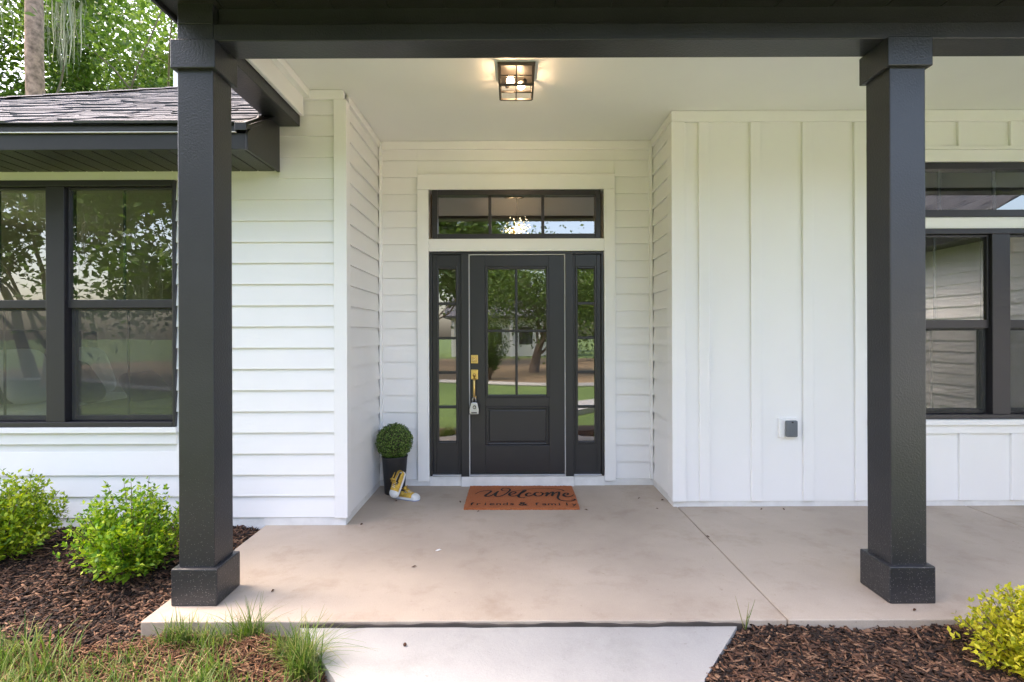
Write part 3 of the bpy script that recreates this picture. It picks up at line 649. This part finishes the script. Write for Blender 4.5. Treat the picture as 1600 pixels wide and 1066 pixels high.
# ------------------------------------------------------------------ yellow canvas shoes
M['canvas'] = paint('yellow_canvas', (.66,.41,.07), .85, .25, .5, 160, big=28)
M['toe'] = paint('white_rubber', (.80,.80,.79), .45, .04, .03, 60); M['blue'] = paint('blue_stripe', (.10,.16,.36), .5); M['insole'] = paint('dark_insole', (.05,.035,.022), .9)
def shoe(name, label):
    s = empty(name); tag(s, label, 'shoe', 'pair of yellow canvas shoes by the pot')
    Lh = .235
    def half(t): return (.030+.012*math.sin(min(1,t/.7)*math.pi*.5)) * (math.sin(min(1, t/.10)*math.pi/2)**.5) * (math.sin(min(1,(1-t)/.16)*math.pi/2)**.55)
    ts = [0,.01,.03,.07,.12,.2,.3,.4,.5,.6,.7,.78,.84,.89,.93,.96,.98,.995,1]
    def sole(z0, z1, grow, nm, m):
        mb = MB(); ring_ = [(t*Lh, max(.002,half(t))+grow) for t in ts] + [(t*Lh, -max(.002,half(t))-grow) for t in ts[::-1]]
        mb.prism([(x,y,z0) for x,y in ring_], (0,0,0), (0,0,z1-z0)); return mb.build(nm, m, s)
    sole(0, .006, .0015, 'outsole', M['blue']); sole(.0062, .024, .003, 'midsole', M['toe'])
    # upper: loft of arches; open from the collar to the throat
    def height(t): return .072-.010*math.sin(t*6) if t < .38 else max(.012, .068-(t-.38)*.075 if t < .74 else .041-(t-.74)**2*.42)
    def loft(t0, t1, open_, m, nm, grow=0, n=12):
        mb = MB(); K = 12; rows = []
        for i in range(n+1):
            t = t0+(t1-t0)*i/n; h = height(t)+grow; hw = max(.004, half(t))+grow; row = []
            op = open_(t) if open_ else 0
            for j in range(K+1):
                u = -1+2*j/K
                if op: u = math.copysign(op+(1-op)*abs(u), u) if abs(u) > 1e-6 else op
                ang = math.pi/2*(1-abs(u)); yy = math.copysign(hw*math.cos(ang)**.6, u); zz = .022+(h-.010)*math.sin(ang)**.8
                row.append(len(mb.v)); mb.v.append((t*Lh, yy, zz))
            rows.append(row)
        for i in range(n):
            for j in range(K):
                if open_ and j in (K//2-1, K//2) and open_((t0+(t1-t0)*i/n)): continue
                mb.f.append((rows[i][j], rows[i+1][j], rows[i+1][j+1], rows[i][j+1]))
        o = mb.build(nm, m, s, smooth=True); sd = o.modifiers.new('s','SOLIDIFY'); sd.thickness = .003; return o
    loft(.0, .60, lambda t: .62 if t < .40 else (.62-(t-.40)*2.2 if t < .60 else .001), M['canvas'], 'upper')
    loft(.58, .80, None, M['canvas'], 'vamp', n=6); loft(.76, .995, None, M['toe'], 'toe_cap', .0015, 10)
    MB().prism([(.02,-.022,.027),(.15,-.027,.027),(.15,.027,.027),(.02,.022,.027)], (0,0,0), (0,0,.002)).build('insole', M['insole'], s)
    tg = MB()
    for i in range(5):
        pass
    tpts = [(.150,.030),(.128,.060),(.105,.082),(.092,.104),(.100,.112)]
    for (xa,za),(xb,zb) in zip(tpts, tpts[1:]):
        tg.poly([(xa,-.020,za),(xa,.020,za),(xb,.024,zb),(xb,-.024,zb)])
    o = tg.build('tongue', M['canvas'], s, smooth=True); o.modifiers.new('s','SOLIDIFY').thickness = .005
    for i in range(4):
        x = .108+i*.014; z = height(x/Lh)+.012
        MB().tube([(x-.006,-.024,z-.016),(x,-.012,z),(x+.002,.012,z),(x+.006,.024,z-.016)], [.0024]*4, 6).build('lace', M['toe'], s, smooth=True)
    for sg in (-1, 1):                     # the folded-down collar flaps
        MB().prism([(.03,sg*.036,.070),(.10,sg*.040,.074),(.118,sg*.052,.050),(.06,sg*.054,.046)], (0,0,0), (0,sg*.003,.002)).build('collar_flap', M['canvas'], s, .001)
    return s
s2 = shoe('shoe', 'yellow canvas shoe lying flat on the porch floor, white toe pointing at the mat')
s2.location = (-1.015, 4.665, 0); s2.rotation_euler = (0, 0, R(-22))
s1 = shoe('shoe', 'yellow canvas shoe propped upright on its toe against the black pot')
fwd = Vector((-.30, -.42, -.86)).normalized(); upv = Vector((-.45, -.75, .40)); upv = (upv-fwd*upv.dot(fwd)).normalized(); side = upv.cross(fwd)
s1.matrix_world = Matrix((( fwd.x, side.x, upv.x, -.945), (fwd.y, side.y, upv.y, 4.665), (fwd.z, side.z, upv.z, .222), (0,0,0,1)))

# ------------------------------------------------------------------ welcome mat
mat_o = empty('door_mat', (.082, 4.638, 0)); tag(mat_o, 'orange coir doormat lettered Welcome friends & family', 'doormat')
mat_o.rotation_euler = (0, 0, R(-.5))
cm, nt, N, L, B = new_mat('coir'); n1 = noise(N, L, 260, 3); r = ramp(N, [(.3,(.25,.062,.02)),(.55,(.46,.135,.045)),(.75,(.58,.22,.09))]); L.new(n1.outputs[0], r.inputs[0]); L.new(r.outputs[0], B.inputs['Base Color']); B.inputs['Roughness'].default_value = .95
bp = N.new('ShaderNodeBump'); bp.inputs['Strength'].default_value = .9; bp.inputs['Distance'].default_value = .006; L.new(n1.outputs[0], bp.inputs['Height']); L.new(bp.outputs[0], B.inputs['Normal'])
M['coir'] = cm; M['ink'] = paint('black_mat_print', (.018,.012,.010), .95, .3, .8, 250)
MW, MD = .945, .64
mb = MB(); NX, NY = 90, 60; idx = {}
for i in range(NX+1):
    for j in range(NY+1):
        u = i/NX; v = j/NY; e = .004*random.uniform(-1,1) if (i in (0,NX) or j in (0,NY)) else 0
        idx[i,j] = len(mb.v); mb.v.append(((u-.5)*MW+(e if i in (0,NX) else 0), (v-.5)*MD+(e if j in (0,NY) else 0), .016+random.uniform(-.0012,.0012)))
for i in range(NX):
    for j in range(NY): mb.f.append((idx[i,j], idx[i+1,j], idx[i+1,j+1], idx[i,j+1]))
rim = [idx[i,0] for i in range(NX+1)]+[idx[NX,j] for j in range(1,NY+1)]+[idx[i,NY] for i in range(NX-1,-1,-1)]+[idx[0,j] for j in range(NY-1,0,-1)]
base = len(mb.v)
for q in rim: x, y, z = mb.v[q]; mb.v.append((x*1.002, y*1.002, .001))
for k in range(len(rim)): mb.f.append((rim[k], base+k, base+(k+1) % len(rim), rim[(k+1) % len(rim)]))
mb.build('coir_pad', M['coir'], mat_o)
# hand lettered script; artwork in mat units (u right, v toward the reader), drawn as brush strokes
S = [
 [(.07,.42,.5),(.10,.33,.6),(.14,.275,.9),(.18,.265,1),(.215,.275,1.1),(.20,.36,1.3),(.172,.46,1.4),(.17,.52,1.4),(.195,.53,1.2),(.23,.47,1),(.262,.36,1),(.285,.28,.9)],
 [(.278,.30,1.2),(.262,.42,1.4),(.262,.51,1.3),(.295,.53,1.1),(.338,.46,1),(.378,.33,1),(.395,.22,1),(.375,.155,.9),(.335,.145,.8),(.312,.20,.8),(.325,.265,.7),(.37,.285,.6),(.44,.28,.5),(.51,.235,.5),(.57,.19,.5),(.66,.155,.6),(.75,.155,.7),(.83,.18,.8),(.885,.22,.9),(.91,.28,1)],
 [(.395,.45,.8),(.43,.41,.9),(.45,.35,1),(.428,.315,1),(.397,.37,1.2),(.388,.46,1.3),(.412,.52,1.1),(.45,.50,.8),(.485,.42,.7)],
 [(.485,.42,.8),(.525,.33,.9),(.545,.26,1),(.528,.255,1.1),(.495,.38,1.3),(.475,.50,1.4),(.48,.57,1.2),(.51,.595,1),(.535,.57,.8)],
 [(.594,.395,1.1),(.570,.375,1.1),(.545,.44,1.3),(.55,.515,1.3),(.58,.51,1),(.622,.43,.7)],
 [(.667,.35,1.1),(.635,.37,1.2),(.622,.45,1.3),(.645,.52,1.2),(.685,.49,1.1),(.702,.40,1),(.68,.345,.9),(.70,.385,.7),(.722,.40,.7)],
 [(.722,.41,.8),(.748,.355,1.2),(.742,.44,1.3),(.726,.53,1.3)],
 [(.742,.47,.8),(.775,.37,1),(.80,.33,1.2),(.793,.43,1.3),(.782,.52,1.3)],
 [(.793,.45,.8),(.825,.37,1),(.856,.33,1.2),(.852,.43,1.3),(.838,.53,1.3),(.832,.61,1.2),(.85,.70,1.1),(.895,.735,1),(.945,.735,1),(.982,.69,1),(.976,.655,.9),(.945,.665,.7)],
 [(.892,.50,.8),(.928,.465,.9),(.938,.41,1),(.918,.385,1),(.895,.44,1.2),(.893,.515,1.3),(.922,.56,1.1),(.96,.525,.8),(.988,.46,.6)]]
def catmull(p, n=8):
    out = []
    for i in range(len(p)-1):
        p0 = np.array(p[max(i-1,0)]); p1 = np.array(p[i]); p2 = np.array(p[i+1]); p3 = np.array(p[min(i+2,len(p)-1)])
        for k in range(n):
            t = k/n; out.append(.5*((2*p1)+(-p0+p2)*t+(2*p0-5*p1+4*p2-p3)*t*t+(-p0+3*p1-3*p2+p3)*t**3))
    out.append(np.array(p[-1])); return out
def uv2(u, v): return ((u-.5)*MW, (.5-v)*MD)
lt = MB(); zt = .0195
for si, st in enumerate(S):
    pts = catmull(st); prev = None; n0 = len(lt.v)
    for i, q in enumerate(pts):
        a = uv2(*pts[max(i-1,0)][:2]); b = uv2(*pts[min(i+1,len(pts)-1)][:2]); d = np.array([b[0]-a[0], b[1]-a[1]]); d /= np.linalg.norm(d)+1e-9
        w_ = .0062*q[2]*(1+.35*abs(d[1])); x, y = uv2(q[0], q[1]); z = zt+si*.0002
        lt.v += [(x-d[1]*w_, y+d[0]*w_, z), (x+d[1]*w_, y-d[0]*w_, z)]
        if i: k = n0+2*i; lt.f.append((k-2, k-1, k+1, k))
lt.build('script_lettering', M['ink'], mat_o)
def letter(ch, uc, vb, h):
    cu = bpy.data.curves.new('txt', 'FONT'); cu.body = ch; cu.size = .1; cu.offset = .0012
    to = bpy.data.objects.new('txt', cu); COL.objects.link(to); bpy.context.view_layer.update()
    me = bpy.data.meshes.new_from_object(to.evaluated_get(bpy.context.evaluated_depsgraph_get())); bpy.data.objects.remove(to)
    co = np.array([v.co for v in me.vertices]); mid = (co[:,0].min()+co[:,0].max())/2; x, y = uv2(uc, vb); k = h/.073*.92
    for v in me.vertices: v.co = (x+(v.co.x-mid)*k*1.0, y+v.co.y*k, zt)
    me.materials.clear(); link('letter', me, M['ink'], mat_o)
for i, ch_ in enumerate('friends'): letter(ch_, .065+i*.0585, .90, .078)
letter('&', .515, .915, .10)
for i, ch_ in enumerate('family'): letter(ch_, .635+i*.0655, .905+.002*i, .078)

# ------------------------------------------------------------------ shrubs
def shrub(name, label, base, rx, h, m, stems=150, pairs=17, leaf=.030, seed=1, group=None, lean=(0,0)):
    rg = np.random.default_rng(seed); s = empty(name, base); tag(s, label, 'shrub', group)
    C = []; T = []; Nn = []; Ls = []; tw = MB()
    for i in range(stems):
        az_ = rg.uniform(0, 2*math.pi); out = rg.random()**.55; el_ = math.acos(out*.97)        # spread
        end = np.array([math.cos(az_)*out*rx*rg.uniform(.8,1.1)+lean[0]*h, math.sin(az_)*out*rx*rg.uniform(.8,1.1)+lean[1]*h, h*(math.sin(el_)*.85+.13)*rg.uniform(.78,1.14)])
        st = np.array([rg.normal(0,.02), rg.normal(0,.02), 0]); mid = (st+end)*.5+np.array([math.cos(az_)*out*rx*.12, math.sin(az_)*out*rx*.12, -.02+.06*h])
        ts_ = np.linspace(0,1,9); cur = [(1-t)**2*st+2*t*(1-t)*mid+t*t*end for t in ts_]
        if i % 3 == 0: tw.tube([tuple(p) for p in cur[::2]], [.004,.0035,.003,.002,.0012], 4, False)
        for k in range(pairs):
            t = .22+.78*(k+rg.random())/pairs; p = (1-t)**2*st+2*t*(1-t)*mid+t*t*end; d = 2*(1-t)*(mid-st)+2*t*(end-mid); d /= np.linalg.norm(d)+1e-9
            # short side shoot
            q = rg.normal(size=3); q -= q.dot(d)*d; q /= np.linalg.norm(q)+1e-9
            off = rg.uniform(0,.062)*(1.1-t*.7)
            pp = p+q*off
            for sg in (-1, 1):
                side_ = np.cross(d, q)*sg*.8+d*.55+q*.35+np.array([0,0,.15])+rg.normal(0,.25,3); side_ /= np.linalg.norm(side_)
                nn_ = np.array([0,0,1.0])*.9+rg.normal(0,.45,3); nn_ -= nn_.dot(side_)*side_; nn_ /= np.linalg.norm(nn_)+1e-9
                C.append(pp); T.append(side_); Nn.append(nn_); Ls.append(leaf*rg.uniform(.6,1.1)*(1.05-.35*t))
    C = np.array(C); Ls = np.array(Ls); ok = C[:,2] > .01
    V, F = leaf_quads(C[ok], Ls[ok], Ls[ok]*.52, np.array(Nn)[ok], np.array(T)[ok])
    f = link('foliage', np_mesh('foliage', V, F), m, s); f['kind'] = 'stuff'; tw.build('stems', M['twig'], s)
    return s
shrub('leafy_shrub', 'bushy lime green shrub in the mulch right beside the black porch column', (-2.34,3.27,-.06), .36, .56, M['green'], 200, 17, .050, 3, 'shrubs in the mulch bed', (-.03,0))
shrub('leafy_shrub', 'yellow green shrub in the mulch below the sash window mullion', (-3.34,3.47,-.05), .38, .56, M['lime'], 200, 17, .050, 5, 'shrubs in the mulch bed', (.02,0))
shrub('golden_shrub', 'golden yellow leafed shrub at the edge of the slab beyond the walkway', (2.30,2.30,-.07), .32, .34, M['yellow'], 200, 15, .042, 9, None)

# ------------------------------------------------------------------ mulch, straw, grass
def chips(name, n, region, zf, m, lmin, lmax, wid, label, tilt=.25, thick=.4, accept=None):
    x0,x1,y0,y1 = region; X = RNG.uniform(x0,x1,n); Y = RNG.uniform(y0,y1,n)
    ok = np.array([accept(a,b) for a,b in zip(X,Y)]) if accept else np.ones(n, bool); X = X[ok]; Y = Y[ok]; n = len(X)
    Z = np.array([zf(a,b) for a,b in zip(X,Y)])+RNG.uniform(-.002,.018,n)
    yaw = RNG.uniform(0,2*np.pi,n); pit = RNG.normal(0,tilt,n); rol = RNG.normal(0,.5,n)
    d = np.stack([np.cos(yaw)*np.cos(pit), np.sin(yaw)*np.cos(pit), np.sin(pit)],1); s = np.stack([-np.sin(yaw)*np.cos(rol), np.cos(yaw)*np.cos(rol), np.sin(rol)],1)
    u = np.cross(d, s); L_ = RNG.uniform(lmin,lmax,n)*RNG.choice([.5,.8,1,1],n); W_ = wid*RNG.uniform(.5,1.4,n); H_ = W_*thick
    C = np.stack([X,Y,Z],1); V = []
    for (a, ws, hs) in ((-.5,.35,.5),(0,.55,.55),(.5,.25,.4)):
        bend = u*(.12*W_*(1-abs(a)*2))[:,None]
        for (p, q) in ((-1,-1),(1,-1),(1,1),(-1,1)): V.append(C+d*(L_*a)[:,None]+s*(W_*ws*p)[:,None]+u*(H_*hs*q)[:,None]+bend)
    V = np.stack(V,1).reshape(-1,3); f = [(3,2,1,0)]
    for r_ in (0,4): f += [(r_+i, r_+(i+1)%4, r_+4+(i+1)%4, r_+4+i) for i in range(4)]
    f.append((8,9,10,11)); f = np.array(f); F = (np.arange(n)*12)[:,None,None]+f[None]
    o = link(name, np_mesh(name, V, F.reshape(-1,4)), m); tag(o, label, 'mulch', kind='stuff'); return o
def in_left(x, y):
    if x > -1.86 and y > Y_SLAB-.01: return False
    if y < 2.52+.10*math.sin(x*3.1)-.10*(x+1.9): return random.random() < .18
    return True
chips('bark_mulch', 42000, (-4.9,-1.35,2.0,3.985), bed_z_left, M['chip'], .02,.085,.010, 'dark shredded bark mulch under the two green shrubs', accept=in_left)
chips('bark_mulch', 17000, (.78,3.4,1.95,2.635), bed_z_right, M['chip'], .02,.085,.010, 'dark shredded bark mulch around the golden shrub', accept=lambda x,y: x > .03+walk_half(y)+.012)
def in_straw(x, y):
    if x > .03-walk_half(y)-.012 or (x > -1.86 and y > Y_SLAB-.008): return False
    return y < 2.58+.10*math.sin(x*3.1)-.10*(x+1.9) and (x > -1.3 or random.random() < .62)
def straw_z(x, y): return bed_z_left(x, y)+.012+.05*max(0, 1-abs(x+1.18)/.3)*max(0, 1-abs(y-2.5)/.25)
chips('pine_straw', 15000, (-3.4,-.70,1.8,2.66), straw_z, M['straw'], .04,.11,.0042, 'reddish pine straw in front of the slab beside the walkway', .25, .6, in_straw)
grid = grid_bed('sandy_soil', -4.5, -.86, 1.3, 2.36, 30, 14, lambda x, y: bed_z_left(x, y)+.006-.03*max(0,(y-2.28)/.08)-.05*max(0,(x+1.0)/.14), M['sandy']); tag(grid, 'sandy soil strip in front of the mulch', 'soil', kind='structure')
def grass(name, n, spots, label):
    V = []; F = []; k = 0
    for i in range(n):
        cx, cy, sp, hh = spots[RNG.integers(len(spots))]
        x = cx+RNG.normal(0,sp); y = cy+RNG.normal(0,sp*.6)
        if x > .03-walk_half(y)-.01 or (x > -1.86 and y > Y_SLAB-.012): continue
        z = bed_z_left(x,y); h = hh*RNG.uniform(.4,1.5); a = RNG.uniform(0,2*np.pi); bend = RNG.uniform(.15,.9); w_ = RNG.uniform(.0014,.0038)
        d = np.array([math.cos(a), math.sin(a)]); sd = np.array([-d[1], d[0]])
        for j in range(5):
            t = j/4; p = np.array([x,y])+d*h*bend*t*t; zz = z+h*(t-.42*bend*t*t); ww = w_*(1-t**1.6)+.0003
            V += [(p[0]-sd[0]*ww, p[1]-sd[1]*ww, zz), (p[0]+sd[0]*ww, p[1]+sd[1]*ww, zz)]
        for j in range(4): F.append((k+2*j, k+2*j+1, k+2*j+3, k+2*j+2))
        k += 10
    o = link(name, np_mesh(name, np.array(V), np.array(F)), M['grass']); tag(o, label, 'grass', kind='stuff')
sp = []
for i in range(60): sp.append((random.uniform(-2.9,-.95), random.uniform(2.05,2.48), random.uniform(.02,.16), random.uniform(.05,.13)))
sp = [q for q in sp if q[0] < -1.45 or random.random() < .4]
sp += [(-1.28,2.58,.03,.17),(-1.02,2.45,.05,.14),(-.93,2.38,.03,.19),(-.90,2.30,.03,.17),(-1.62,2.58,.05,.12),(-1.45,2.55,.06,.12),(-2.3,2.45,.1,.14)]*2
grass('grass', 5600, sp, 'sparse green grass blades in front of the slab and mulch')
lg = []
for i in range(26): lg.append((random.uniform(-1.02,-.84), random.uniform(2.26,2.48)))
V = []; F = []; k = 0
for (x, y) in lg:
    x = min(x, .03-walk_half(y)-.012); h = random.uniform(.16,.34); a = random.uniform(-.9,.9); bend = random.uniform(.5,1.1); sd = (-math.sin(a), math.cos(a)); z = bed_z_left(x, y)
    for j in range(8):
        t = j/7; px = x+math.cos(a)*h*bend*t*t; py = y+math.sin(a)*h*bend*t*t; zz = max(z, z+h*(t-.62*bend*t*t)); ww = .0024*(1-t**1.6)+.0003
        V += [(px-sd[0]*ww, py-sd[1]*ww, zz), (px+sd[0]*ww, py+sd[1]*ww, zz)]
    for j in range(7): F.append((k+2*j, k+2*j+1, k+2*j+3, k+2*j+2))
    k += 16
tag(link('grass_tuft', np_mesh('grass_tuft', np.array(V), np.array(F)), M['grass']), 'long grass blades arching over the walkway edge', 'grass', kind='stuff')
wd = MB()
for i in range(5):
    a = random.uniform(0,6.28); wd.tube([(1.148,Y_SLAB-.02,-.05),(1.148+.02*math.cos(a),Y_SLAB-.02+.02*math.sin(a)*.3,.02),(1.148+.05*math.cos(a),Y_SLAB-.02+.02*math.sin(a),.05+.02*i)], [.0022,.002,.0006], 4)
tag(wd.build('weed', M['grass']), 'single grass weed sprouting at the corner of walkway and slab', 'weed')

# litter on the porch floor
def litter(x, y, l, w_, a, z=0.003, m='leaflitter', label='tiny dark dead leaf scrap lying on the porch concrete', grp='leaf scraps on the porch'):
    mb = MB(); mb.v = [(-l,0,.001),(-.3*l,-w_,.004),(.5*l,-w_*.8,.006),(l,0,.002),(.4*l,w_,.007),(-.4*l,w_*.9,.003),(0,0,.010)]; mb.f = [(i,(i+1)%6,6) for i in range(6)]
    o = mb.build('dead_leaf', M[m], None); o.location = (x,y,z); o.rotation_euler = (0,0,a); tag(o, label, 'leaf', grp); return o
for (x,y,l,w_) in ((-.44,4.52,.022,.006),(-.27,4.27,.014,.006),(.60,4.30,.018,.008),(-1.13,3.99,.018,.008),(-.99,4.55,.010,.006),(1.10,4.6,.02,.004),(1.29,4.55,.016,.012),(1.18,4.32,.012,.006),(2.02,4.3,.016,.006),(2.2,4.3,.018,.007),(1.37,3.72,.016,.009),(2.06,2.72,.016,.006),(-1.33,2.95,.016,.006),(-.60,3.25,.018,.007),(3.4,3.45,.012,.006)):
    litter(x, y, l, w_, random.uniform(0,3))
w_ = litter(-.485, 3.50, .022, .012, .3, .002, 'toe', 'white paint fleck on the open porch floor', None); w_['category'] = 'paint fleck'; w_.name = 'paint_fleck'
pcn = MB().lathe([(.001,0),(.007,.003),(.009,.008),(.006,.014),(.001,.017)], -.50, 2.47, 8).build('seed_pod', M['leaflitter']); pcn.location.z = top; tag(pcn, 'small round brown seed pod on the pale walkway', 'seed pod')

# ------------------------------------------------------------------ trees
def tree(name, label, base, h, spread, leaves, leaf_sz, m, bark='bark', seed=1, trunk_r=.3, fork=.3, moss=0, lean=(0,0), levels=4, low=.0, group=None, tips_sig=.46, cat='tree'):
    rg = random.Random(seed); nr = np.random.default_rng(seed); t = empty(name, base); tag(t, label, cat, group)
    mb = MB(); tips = []
    def grow(p, d, L_, r_, lv):
        pts = [p]; rr = [r_]; q = p.copy(); dd = d.copy()
        for i in range(4):
            dd = (dd+Vector((rg.gauss(0,.16), rg.gauss(0,.16), rg.gauss(.03,.10)))).normalized(); q = q+dd*L_/4; pts.append(q.copy()); rr.append(r_*(1-.13*(i+1)))
            if lv <= 1: tips.append(q.copy())
        mb.tube(pts, rr, 8 if lv > 2 else 5, False)
        if lv == 0: return
        for k in range(rg.choice((2,3,3)) if lv < levels else rg.choice((4,5))):
            a = rg.uniform(0,6.283); sprd = rg.uniform(.45,1.0)*(1 if lv < levels else .85)
            per = dd.orthogonal().normalized(); per.rotate(Matrix.Rotation(a, 3, dd)); nd = (dd*math.cos(sprd)+per*math.sin(sprd)); nd.z = nd.z*.8+.12; nd.normalize()
            st = pts[-1] if k < 2 else pts[rg.choice((2,3))]
            grow(st.copy(), nd, L_*rg.uniform(.62,.82) if lv < levels else spread*rg.uniform(.75,1.0), rr[-1]*rg.uniform(.55,.75), lv-1)
    grow(Vector((0,0,-.2)), Vector((lean[0],lean[1],1)).normalized(), h*fork, trunk_r, levels)
    # scale the skeleton to the wanted height
    mz = max(p.z for p in tips); k_ = h*.93/mz
    mb.v = [(x, y, z*k_) for x, y, z in mb.v]; T_ = np.array([[p.x,p.y,p.z*k_] for p in tips]); T_ = T_[T_[:,2] > low]
    tb = mb.build('trunk', M[bark], t, smooth=True)
    ix = nr.integers(len(T_), size=leaves); 
    # clumps: each tip has its own size, some nearly bare
    sg = (tips_sig*nr.uniform(.45,1.25,len(T_)))[ix]; C = T_[ix]+nr.normal(size=(leaves,3))*sg[:,None]*np.array([1,1,.6])
    n_ = nr.normal(size=(leaves,3))*.7+np.array([0,0,.8]); n_ /= np.linalg.norm(n_,axis=1)[:,None]; tt = nr.normal(size=(leaves,3)); tt -= (tt*n_).sum(1)[:,None]*n_; tt /= np.linalg.norm(tt,axis=1)[:,None]
    Lz = leaf_sz*nr.uniform(.6,1.3,leaves); V, F = leaf_quads(C, Lz, Lz*.55, n_, tt)
    f = link('crown', np_mesh('crown', V, F), m, t); f['kind'] = 'stuff'
    if moss:
        mm = []; lowt = T_[nr.permutation(len(T_))[:moss]]; VV = []; FF = []; k = 0
        for p in lowt:
            for s in range(46):
                x, y = p[0]+nr.normal(0,.16), p[1]+nr.normal(0,.16); ln = nr.uniform(.4,1.7); z = p[2]-nr.uniform(0,.1); w2 = nr.uniform(.008,.022); a = nr.uniform(0,3.14)
                for j in range(5):
                    xx = x+nr.normal(0,.02); yy = y+nr.normal(0,.02); wj = w2*(1-.8*j/4); VV += [(xx-math.cos(a)*wj, yy-math.sin(a)*wj, z-ln*j/4), (xx+math.cos(a)*wj, yy+math.sin(a)*wj, z-ln*j/4)]
                for j in range(4): FF.append((k+2*j, k+2*j+1, k+2*j+3, k+2*j+2))
                k += 10
        o = link('hanging_moss', np_mesh('hanging_moss', np.array(VV), np.array(FF)), M['moss'], t); o['kind'] = 'stuff'
    return t
G1 = 'trees behind the house'; G2 = 'yard trees mirrored in the glass'
tree('oak_tree', 'moss hung oak behind the shingled roof beside the pine trunk', (-12.6,15.5,-.13), 14.5, 4.6, 30000, .17, M['oakleaf'], seed=4, low=4, trunk_r=.34, moss=26, group=G1)
tree('oak_tree', 'dark oak behind the pine trunk and shingled roof', (-17.0,17.5,-.13), 15.5, 4.8, 20000, .18, M['oakleaf'], seed=8, trunk_r=.36, moss=8, group=G1)
tree('oak_tree', 'bright vine covered oak next to the porch column top', (-11.6,18.0,-.13), 16, 4.2, 26000, .17, M['vineleaf'], seed=15, trunk_r=.3, moss=8, group=G1)
tree('oak_tree', 'farthest tall oak filling gaps behind the other oaks', (-19.5,26,-.13), 20, 6.0, 13000, .24, M['oakleaf'], seed=21, trunk_r=.4, group=G1)
# pine
pt = empty('pine_tree', (-10.95, 12.3, -.13)); tag(pt, 'tall bare pine trunk rising behind the shingled roof', 'tree')
mb = MB(); zz = [0,2,4,6,8,10,13,16,19,22]; mb.tube([(.05*math.sin(z*.5),.04*math.cos(z*.4),z) for z in zz], [.22,.195,.185,.178,.172,.166,.15,.12,.08,.03], 14); mb.build('trunk', M['pinebark'], pt, smooth=True)
bt = []; mb = MB()
for i in range(34):
    a = random.uniform(0,6.28); z = random.uniform(14.5,21.8); l = random.uniform(.8,2.6)*(1-(z-14.5)/12); e = Vector((math.cos(a)*l, math.sin(a)*l, z+.3*l)); mb.tube([(0,0,z), tuple(e)], [.04,.012], 5, False); bt += [e*1.0, Vector((e.x*.7,e.y*.7,z+.2*l))]
mb.build('branches', M['pinebark'], pt); bt = np.array([list(v) for v in bt]); ix = RNG.integers(len(bt), size=7000); C = bt[ix]+RNG.normal(0,.22,(7000,3)); a, b, c_ = rand_frames(7000)
V, F = leaf_quads(C, .22, .02, a, b, 0); o = link('crown', np_mesh('crown', V, F), M['needle'], pt); o['kind'] = 'stuff'
# trees in the front yard, behind the viewer, mirrored in the windows and door
for (x, y, h, spd, n, s_, ms, lab) in (
    (-14.5,-8.5,10,3.6,26000,.20,10,'low spreading oak in the front yard mirrored in the bedroom window'),
    (-11.0,-13,12,4.0,26000,.22,12,'moss hung front yard oak mirrored beside the window muntin'),
    (-19,-13,13,4.4,24000,.26,0,'broad oak at the side of the front yard'),
    (-7.5,-20,13,4.2,20000,.28,0,'tall oak far down the front yard'),
    (.95,-12.5,6.4,2.2,11000,.16,0,'front yard oak whose trunk is mirrored in the door glass'),
    (-15.5,-22,12,4.2,20000,.28,0,'dense oak filling the back of the side yard'),
    (6.0,-24,7.5,3.0,9000,.28,0,'round oak across the yard beyond the neighbouring house'),
    (-3.5,-40,9,4.0,9000,.34,0,'oak behind the neighbouring house'),
    (9.5,-42,9,4.0,9000,.34,0,'oak at the far end of the neighbouring house')):
    tree('oak_tree', lab, (x,y,-.13), h, spd, n, s_, M['oakleaf'], seed=int(abs(x*7+y*3))+1, trunk_r=.24, fork=.26, moss=ms, levels=3 if n < 12000 else 4, tips_sig=.8, group=G2)
shrub('yard_shrub', 'dark leafy bush in the front yard mirrored in the door', (-.75,-8.6,-.13), .8, 2.3, M['oakleaf'], 150, 14, .12, 31)
# neighbouring house mirrored in the door glass
nh = empty('neighbour_house', (0, -30, -.13)); tag(nh, 'low white neighbouring house mirrored in the door glass', 'house')
box_obj('wall', M['white_board'], nh, -4.5, 4.5, -6, 0, 0, 2.9, 0)
MB().prism([(0,-6.6,2.9),(0,.9,2.9),(0,.9,3.05),(0,-2.9,4.6)], (-5,0,0), (5,0,0)).build('roof', M['shingle'], nh)
for i in range(5): box_obj('post', M['white_board'], nh, -4.4+i*2.15, -4.2+i*2.15, .5, .7, 0, 2.9, 0)
for x in (-3.4,-1.2,1.1,3.2):
    wnd = box_obj('window', M['win'], nh, x-.5, x+.5, -.01, .03, .9, 2.2, 0); box_obj('pane', M['glass'], wnd, x-.44, x+.44, .031, .04, .96, 2.14, 0)
